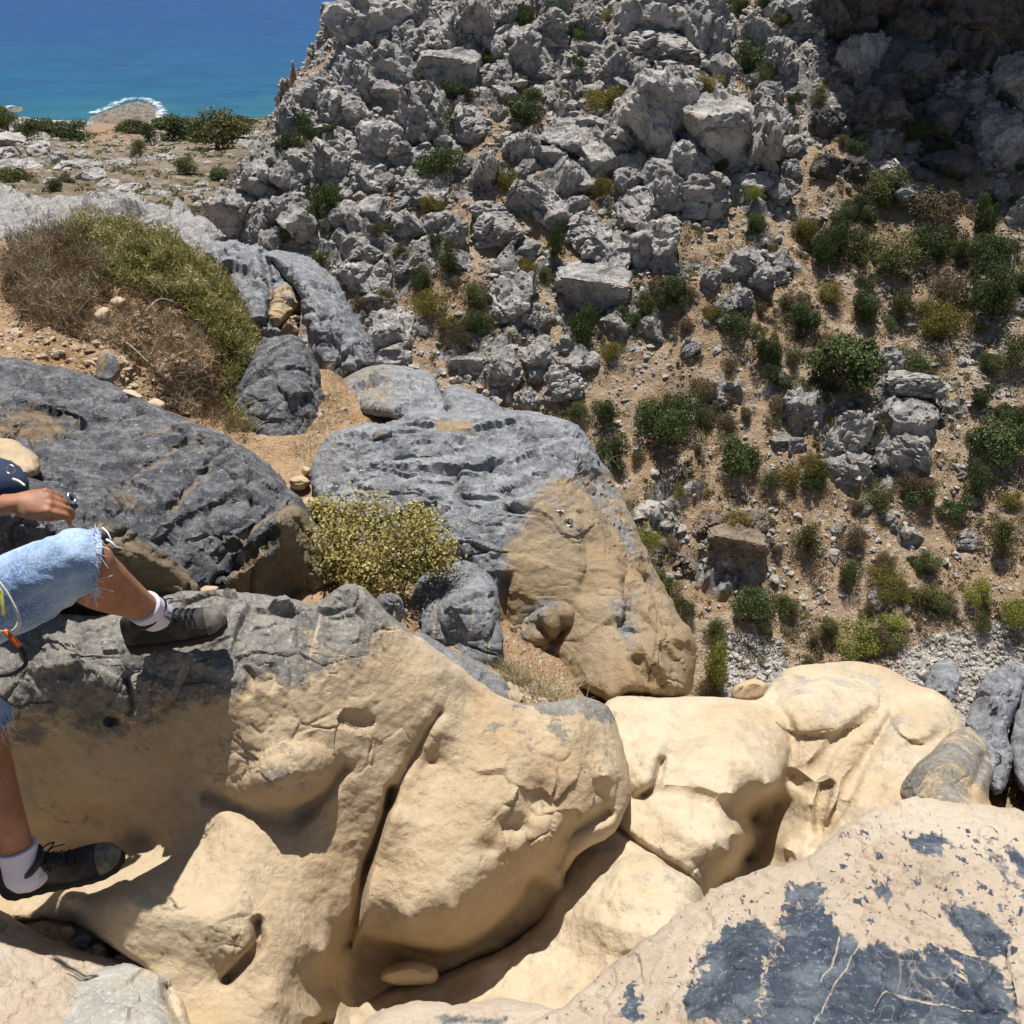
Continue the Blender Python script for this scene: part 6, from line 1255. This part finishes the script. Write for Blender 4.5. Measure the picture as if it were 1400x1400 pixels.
def hand(W, d, n, thumb_side):
    """d fingers, n back of the hand, thumb_side unit vector"""
    d = d/np.linalg.norm(d); n = n-d*n.dot(d); n /= np.linalg.norm(n); s = np.cross(n, d); s *= np.sign(s.dot(thumb_side)) or 1
    parts = [loft([W-d*.03, W, W+d*.03, W+d*.06, W+d*.088], [(.027, .021), (.028, .019), (.037, .019), (.041, .017), (.038, .012)], 18, 5, up=n)]
    for i, (off, L, c0) in enumerate([(.030, .040, .45), (.010, .045, .55), (-.011, .042, .62), (-.030, .033, .7)]):
        k = W+d*(.084-.006*abs(i-1))+s*off+n*.002; dd = d+s*off*2.5; dd /= np.linalg.norm(dd); parts += finger(k, dd, n, s, (L, L*.62, L*.5), (c0, .75, .45), .0092-.0006*(i == 3)); parts.append(ellipsoid(k+n*.004, (.0105,)*3))
    tb = W+d*.026+s*.027-n*.006; td = d*.95+s*.16-n*.35; td /= np.linalg.norm(td); p1 = tb+td*.045; p2 = p1+(td*.7+d*.5-s*.25)*.030; p3 = p2+(d*.8-s*.35-n*.2)*.024
    parts.append(loft([W+d*.005+s*.012, tb, p1, p2, p3], [(.016, .014), (.0155, .014), (.0115, .011), (.0105, .0095), (.0085, .007)], 12, 5, up=n)); parts.append(ellipsoid(p3, (.0085,)*3))
    return parts
def arm(S, E, W): return [loft([S, S+(E-S)*.3, S+(E-S)*.8, E, E+(W-E)*.25, E+(W-E)*.6, E+(W-E)*.9, W+(W-E)*.05], [(.058, .058), (.052, .054), (.044, .045), (.041, .043), (.044, .046), (.037, .038), (.028, .024), (.027, .022)], up=(0, .3, 1))]
body = leg(LH, LK, LA, LHEEL, LTOE)+leg(RH, RK, RA, RHEEL, RTOE)
body += [loft([PEL-[0, 0, .09], PEL, PEL+(CH-PEL)*.45, CH, NK-[0, 0, .06], NK], [(.10, .15), (.12, .17), (.115, .15), (.125, .18), (.08, .13), (.06, .065)], 28, 6, up=np.cross(RH-LH, [0, 0, 1.])[[1, 0, 2]]*[1, 1, 0]+[.6, .8, 0]),
         loft([NK-[0, 0, .05], NK+[0.005, 0, .04], HD-[0, 0, .04]], [(.058, .058), (.055, .056), (.055, .06)], 16, 5, up=(1, 0, 0)), ellipsoid(HD, (.095, .077, .115)), ellipsoid(HD+[.045, 0, -.06], (.05, .048, .05)), ellipsoid(HD+[.10, 0, -.01], (.018, .012, .024)), ellipsoid(HD+[0, .078, -.005], (.018, .01, .03)), ellipsoid(HD+[0, -.078, -.005], (.018, .01, .03))]
body += [loft([CH+[0, 0, .1], SH], [(.06, .06), (.062, .062)], 16, 4), loft([CH+[0, 0, .1], RS], [(.06, .06), (.062, .062)], 16, 4)]
HDIR = U(75, 686, 2.33)-WR
body += arm(SH, EL, WR)+hand(WR, HDIR, np.array([.15, -.35, .9]), np.array([0, -1., 0]))
RE = np.array([-1.80, 1.20, -1.33]); RW = np.array([-1.62, 1.05, -1.50])
body += arm(RS, RE, RW)+hand(RW, np.array([.8, .1, -.3]), np.array([.2, -.2, .9]), np.array([0, 1., 0]))
remesh('body', body, .0042, m_skin, man, 5)
m_cloth = M('dark_blue_cotton'); m_cloth = m_cloth.done((.03, .045, .09), .9, m_cloth.bump(m_cloth.noise(20, 4, .6), .4, .01))
remesh('shirt', [loft([PEL-[0, 0, .03], PEL+(CH-PEL)*.45, CH, CH+[0, 0, .14]], [(.13, .18), (.13, .165), (.14, .19), (.10, .14)], 28, 6, up=(.6, .8, 0)), loft([CH+[0, 0, .1], SH, SH+(EL-SH)*.55], [(.07, .07), (.075, .075), (.066, .066)], 18, 5), loft([CH+[0, 0, .1], RS, RS+(RE-RS)*.55], [(.07, .07), (.075, .075), (.066, .066)], 18, 5)], .009, m_cloth, man)
m_hair = M('short_brown_hair'); m_hair = m_hair.done((.06, .045, .03), .8, m_hair.bump(m_hair.noise(90, 4, .7), .8, .01))
remesh('hair', [ellipsoid(HD+[-.02, 0, .028], (.098, .084, .10))], .008, m_hair, man)

# denim cutoffs with a frayed hem
def denim_mat():
    m = M('faded_light_blue_denim'); a = m.noise(7, 6, .6); c = m.mix(m.rng(a, .36, .64), (.13, .225, .42), (.33, .45, .63)); w = m.noise(240, 2, .5, vec=m.stretch(1, .25, 1)); c = m.mix(m.rng(w, .45, .6, 0, .4), c, (.55, .64, .76))
    v = m.attr('hem'); c = m.mix(v, c, (.66, .72, .80)); n = m.bump(m.noise(9, 5, .6, dist=.4), .5, .03); return m.done(c, .92, m.bump(m.noise(300, 2, .5), .3, .002, n), .1)
m_denim = denim_mat()
def trouser_leg(H, K, A, seed, past=.045, hemr=.078):
    d1 = (K-H)/np.linalg.norm(K-H); d2 = (A-K)/np.linalg.norm(A-K); n, m = 72, 60
    ctrl = [H-d1*.02, H+(K-H)*.35, H+(K-H)*.7, K-d1*.02+[0, 0, .006], K+(d1*.45+d2*.55)*past+[0, 0, .004]]
    R = [(.112, .115), (.100, .104), (.086, .092), (.074, .082), (hemr, hemr*1.02)]; V, Q = loft(ctrl, R, n, 15, up=(0, 0, 1), caps=False); m = len(V)//n
    c = smooth3(ctrl, 15); C = np.repeat(c, n, 0); rr = V-C; L = np.linalg.norm(rr, axis=1)[:, None]; t = np.repeat(np.arange(m)/(m-1), n)
    fold = .007*fbm(V*np.array([9, 9, 16])+seed, 4)+.009*np.sin(t*46+5*fbm(V*7+seed, 2))*np.exp(-((t-.72)/.16)**2)*(fbm(V*6+3+seed, 2)+.3); V = V+rr/L*fold[:, None]
    k = np.arange(len(V)) % n; rag = .012*fbm(np.c_[k*.7+seed, k*0, k*0], 3)+.006*np.sin(k*2.7); V += (d1*.4+d2*.6)*(rag*sstep(t, .93, 1))[:, None]
    hem = np.exp(-((t-1)/.012)**2)+.35*np.exp(-((k-2-30*0)/1.0)**2)*(t < 2)
    hemring = V[-n:]; inner = V.copy(); inner = C+(V-C)*.955; nV = len(V); Q2 = (Q+nV)[:, ::-1]; e = np.arange(n); rim = np.stack([(m-1)*n+e, (m-1)*n+(e+1) % n, nV+(m-1)*n+(e+1) % n, nV+(m-1)*n+e], 1)
    Vall = np.r_[V, inner[-n*8:]]; o = nV-(nV-n*8); Qi = []
    for i in range(7):
        a = nV+i*n; Qi.append(np.stack([a+e, a+n+e, a+n+(e+1) % n, a+(e+1) % n], 1))
    a = nV+7*n; rim = np.stack([(m-1)*n+e, (m-1)*n+(e+1) % n, a+(e+1) % n, a+e], 1)
    return Vall, np.vstack([Q]+Qi+[rim]), np.r_[hem, np.full(n*8, .6)], hemring, d2
pl = np.array(man.location); VV, QQ, HH, off = [], [], [], 0; thr = []
rg = np.random.default_rng(2)
for (H, K, A, sd) in ((LH, LK, LA, 1), (RH, RK, RA, 5)):
    thr.append([]); V, Q, h, ringp, dd = trouser_leg(H, K, A, sd); VV.append(V); QQ.append(Q+off); HH.append(h); off += len(V)
    for k in range(130):
        p = ringp[rg.integers(len(ringp))]; out = p-ringp.mean(0); out /= np.linalg.norm(out); L = rg.uniform(.006, .026) if rg.random() < .85 else rg.uniform(.03, .05)
        dv = dd*.7+out*.35+rg.normal(size=3)*.45; dv /= np.linalg.norm(dv); thr[-1].append(wiggle_tube([p-dd*.004, p+dv*L*.5+rg.normal(size=3)*.003, p+dv*L], .0009, .0005, 4, 3))
pv, pq = loft([PEL-[0, 0, .10], PEL+[0, 0, .02], PEL+[-.01, .01, .10]], [(.13, .18), (.135, .185), (.125, .17)], 32, 5, up=(.6, .8, 0)); VV.append(pv); QQ.append(pq+off); HH.append(np.zeros(len(pv)))
me = mesh_clean('denim_shorts', np.vstack(VV)-pl, np.vstack(QQ)); at = me.attributes.new('hem', 'FLOAT', 'POINT'); at.data.foreach_set('value', np.concatenate(HH).astype(np.float32))
shorts = link('denim_shorts', me, m_denim, man)
# tattered tongue of cloth on the left knee
m_thread = M('white_denim_threads'); m_thread = m_thread.done((.62, .66, .72), .95)
for th_ in thr: V, Q = join(th_); link('frayed_hem', mesh_clean('frayed_hem', V-pl, Q), m_thread, shorts)
tt_ = [wiggle_tube([U(146, 738, 2.06), U(152, 741, 2.05), U(158, 747, 2.05), U(168, 750, 2.06)], .0035, .0008, 6, 5), wiggle_tube([U(140, 722, 2.08), U(147, 728, 2.06), U(152, 738, 2.05)], .003, .001, 6, 5), wiggle_tube([U(128, 750, 2.05), U(140, 748, 2.05), U(150, 752, 2.05)], .002, .001, 5, 5)]
V, Q = join(tt_); link('torn_strip', mesh_clean('torn_strip', V-pl, Q), m_thread, shorts)
# socks and shoes
def sock_mat():
    m = M('white_ribbed_sock'); return m.done((.62, .60, .70), .9, m.bump(m.noise(160, 2, .5, vec=m.stretch(1, 1, .2)), .5, .003), .1)
m_sock = sock_mat()
def shoe_mats():
    m = M('black_shoe_mesh'); c = m.mix(m.rng(m.noise(16, 5, .6), .4, .66), (.018, .018, .020), (.06, .056, .05)); up_ = m.done(c, .75, m.bump(m.voro(220), .35, .003), .25)
    m = M('dusty_grey_toe_rubber'); c = m.mix(m.rng(m.noise(30, 5, .6), .4, .66), (.09, .085, .075), (.19, .175, .15)); tp = m.done(c, .85)
    m = M('black_rubber_sole'); so_ = m.done((.022, .021, .02), .85, m.bump(m.noise(50, 4, .6), .5, .004)); return up_, tp, so_
m_up, m_toe, m_sole = shoe_mats()
def shoe(A, heel, toe, K, ground_n, seed):
    d = toe-heel; L = np.linalg.norm(d)+.035; d = d/np.linalg.norm(d); n = np.array(ground_n, float); n = n-d*n.dot(d); n /= np.linalg.norm(n); s = np.cross(d, n); O = heel-d*.018
    X = np.array([0, .03, .09, .18, .30, .42, .55, .68, .80, .90, .965, 1.])*L
    Wd = np.array([.020, .030, .036, .037, .035, .035, .040, .046, .047, .041, .028, .010]); Hh = np.array([.060, .088, .100, .098, .094, .092, .074, .062, .052, .046, .036, .022]); side = np.array([0, 0, 0, 0, .002, .003, .001, -.002, -.004, -.004, -.002, 0])
    prof = smooth3(np.c_[X, Wd, Hh], 4); sd = np.interp(prof[:, 0], X, side); k = 26; V = []
    for (x, w, h), s0 in zip(prof, sd):
        for j in range(k):
            a = 6.2832*j/k; ca, sa = math.cos(a), math.sin(a); yy = w*np.sign(ca)*abs(ca)**.8; zz = h*(abs(sa)**.72) if sa > 0 else -.004*abs(sa); taper = 1-.30*max(sa, 0)
            V.append(O+d*x+s*(yy*taper+s0)+n*(zz+.018))
    m = len(prof); Q = [[i*k+j, (i+1)*k+j, (i+1)*k+(j+1) % k, i*k+(j+1) % k] for i in range(m-1) for j in range(k)]
    V += [O+n*.04, O+d*L+n*.03]; Q += [[len(V)-2, j, (j+1) % k, (j+1) % k] for j in range(k)]+[[len(V)-1, (m-1)*k+(j+1) % k, (m-1)*k+j, (m-1)*k+j] for j in range(k)]
    sh_ = link('shoe', mesh_clean('shoe', np.array(V)-pl, Q), m_up, man)
    # sole with lugs
    V, Q = [], []; Ls = np.linspace(-.004, L+.006, 40); kk = 10
    for i, x in enumerate(Ls):
        w = np.interp(x, X, Wd)+.006 if 0 < x < L else .014; t_ = .022+.010*math.cos(x/L*3.1)**2*(x < L*.3)
        for j, (a, b) in enumerate([(-1, .0), (-1.04, .35), (-1, .8), (-.9, 1), (0, 1), (.9, 1), (1, .8), (1.04, .35), (1, 0), (0, -.02)]):
            lug = -.004 if (i % 4 < 2 and j in (0, 8, 9)) else 0; V.append(O+d*x+s*(a*w+np.interp(x, X, side))+n*(b*t_+lug))
    Q = [[i*kk+j, (i+1)*kk+j, (i+1)*kk+(j+1) % kk, i*kk+(j+1) % kk] for i in range(39) for j in range(kk)]+[list(range(kk))]+[list(range(39*kk, 40*kk))[::-1]]
    link('sole', mesh_clean('sole', np.array(V)-pl, Q), m_sole, sh_)
    # rubber toe rand
    V = []; pr = prof[prof[:, 0] > L*.80]; 
    for (x, w, h) in pr:
        for j in range(k):
            a = 6.2832*j/k; ca, sa = math.cos(a), math.sin(a); yy = w*np.sign(ca)*abs(ca)**.8; zz = h*(abs(sa)**.72) if sa > 0 else -.004; V.append(O+d*(x+.002)+s*(yy*(1-.30*max(sa, 0))*1.03-.003)+n*(zz*1.03+.0185))
    m = len(pr); Q = [[i*k+j, (i+1)*k+j, (i+1)*k+(j+1) % k, i*k+(j+1) % k] for i in range(m-1) for j in range(k)]; V.append(O+d*(L+.003)+n*.03); Q += [[len(V)-1, (m-1)*k+(j+1) % k, (m-1)*k+j, (m-1)*k+j] for j in range(k)]
    link('toe_cap', mesh_clean('toe_cap', np.array(V)-pl, Q), m_toe, sh_)
    # padded collar, tongue, laces
    ax = (A-K)/np.linalg.norm(A-K); cc = O+d*.095*L/.29+n*.112; V, Q = torus_pts(cc, d, s, .043, .011, 30, 10, .86); V = V+n[None]*(((V-cc)@d)*.45)[:, None]; link('collar', mesh_clean('collar', V-pl, Q), m_up, sh_)
    V, Q = loft([O+d*L*.60+n*.085, O+d*L*.5+n*.098, O+d*L*.42+n*.118, O+d*L*.37+n*.138], [(.016, .006), (.020, .007), (.022, .007), (.021, .005)], 12, 5, up=n); link('tongue', mesh_clean('tongue', V-pl, Q), m_up, sh_)
    lp = []
    for i in range(6):
        x = L*(.42+.055*i); h = np.interp(x, X, Hh)+.020; w = .024; sg = 1 if i % 2 else -1
        lp.append(wiggle_tube([O+d*x-s*w+n*(h-.012), O+d*(x+.006)+n*(h+.004), O+d*(x+.012)+s*w+n*(h-.012)], .0022, .0022, 6, 5)); lp.append(wiggle_tube([O+d*(x+.014)-s*w+n*(h-.013), O+d*(x+.007)+n*(h+.006), O+d*x+s*w+n*(h-.012)], .0022, .0022, 6, 5))
    kx = O+d*L*.44+n*.112
    for a in (-1, 1): lp.append(wiggle_tube([kx, kx+s*a*.025+n*.012+d*.01, kx+s*a*.04-n*.004+d*.03, kx+s*a*.012+d*.012], .002, .002, 6, 6)); lp.append(wiggle_tube([kx, kx+s*a*.02+d*.03+n*.006, kx+s*a*.032+d*.055-n*.012], .002, .0016, 6, 5))
    V, Q = join(lp); link('laces', mesh_clean('laces', V-pl, Q), m_black, sh_)
    so_ = [A-ax*.052, A-ax*.03, A, A+ax*.04, O+d*.105*L/.29+n*.06]
    V, Q = loft(so_, [(.0445, .050), (.043, .049), (.043, .050), (.043, .050), (.036, .042)], 24, 6, up=d); (V2, Q2) = ellipsoid(O+d*.052+n*.062, (.030, .024, .045), np.stack([d, s, n], 1)); (V3, Q3) = ellipsoid(O+d*.115+n*.072, (.042, .024, .030), np.stack([d, s, n], 1)); V, Q = join([(V, Q), (V2, Q2), (V3, Q3)]); sk = link('sock', mesh_clean('sock', V-pl, Q), m_sock, man)
    V, Q = torus_pts(so_[0]+ax*.004, np.cross(ax, d)/np.linalg.norm(np.cross(ax, d)), d-ax*d.dot(ax), .042, .0038, 30, 8, 1.1); link('sock_cuff', mesh_clean('sock_cuff', V-pl, Q), m_sock, sk)
shoe(LA, LHEEL, LTOE, LK, (0.0, -.12, 1), 1)
shoe(RA, RHEEL, RTOE, RK, (0.0, -.15, 1), 2)

# bag, sling and carabiner at the left margin
bag = empty('backpack', tuple(U(-20, 668, 2.62)), 'dark blue bag with a metal ring at the left margin, behind the forearm', 'bag'); bl = np.array(bag.location)
V, Q = ellipsoid((0, 0, .01), (.13, .09, .085)); V = V*(1+.10*fbm(V*11, 3))[:, None]; link('bag_body', mesh_clean('bag_body', V, Q), m_cloth, bag)
c = U(14, 642, 2.5)-bl; V, Q = torus_pts(c, np.array([1., 0, 0]), np.array([0, .62, .78]), .012, .0028); link('metal_ring', mesh_clean('metal_ring', V, Q), m_steel, bag)
m_white = M('cream_nylon_webbing'); m_white = m_white.done((.72, .68, .55), .8, m_white.bump(m_white.noise(220, 2, .5), .4, .002)); m_yw = M('yellow_nylon_webbing'); m_yw = m_yw.done((.60, .55, .05), .8)
V, Q = wiggle_tube([U(18, 655, 2.48)-bl, U(26, 658, 2.46)-bl, U(34, 664, 2.45)-bl], .004, .003, 6, 5); link('strap_end', mesh_clean('strap_end', V, Q), m_white, bag)
sl0 = U(4, 830, 2.02); sling = empty('climbing_sling', tuple(sl0), 'cream and yellow webbing loop with an orange clip, hanging beside the denim thigh', 'sling')
def band(pts, w, th, name, mat, parent, up):
    V, Q = loft([np.array(p)-sl0 for p in pts], [(w, th)]*len(pts), 10, 6, up=up); return link(name, mesh_clean(name, V, Q), mat, parent)
band([U(-60, 760, 2.0), U(-10, 788, 1.98), U(6, 805, 1.97), U(20, 830, 1.97), U(26, 850, 1.98), U(20, 862, 1.985), U(6, 864, 1.99), U(-20, 862, 2.0)], .0055, .0018, 'loop', m_white, sling, (.2, 1, .2))
band([U(-60, 770, 1.99), U(-5, 800, 1.965), U(3, 822, 1.96), U(5, 842, 1.965)], .0045, .0016, 'yellow_loop', m_yw, sling, (.2, 1, .2))
m_or = M('orange_plastic'); m_or = m_or.done((.62, .13, .02), .4)
band([U(6, 862, 1.99), U(14, 870, 1.99), U(27, 884, 2.0)], .006, .006, 'clip', m_or, sling, (.2, 1, .2))
band([U(26, 882, 2.0), U(34, 896, 2.01), U(34, 910, 2.03), U(14, 922, 2.06), U(-20, 925, 2.08)], .005, .004, 'black_cord', m_black, sling, (.2, 1, .2))
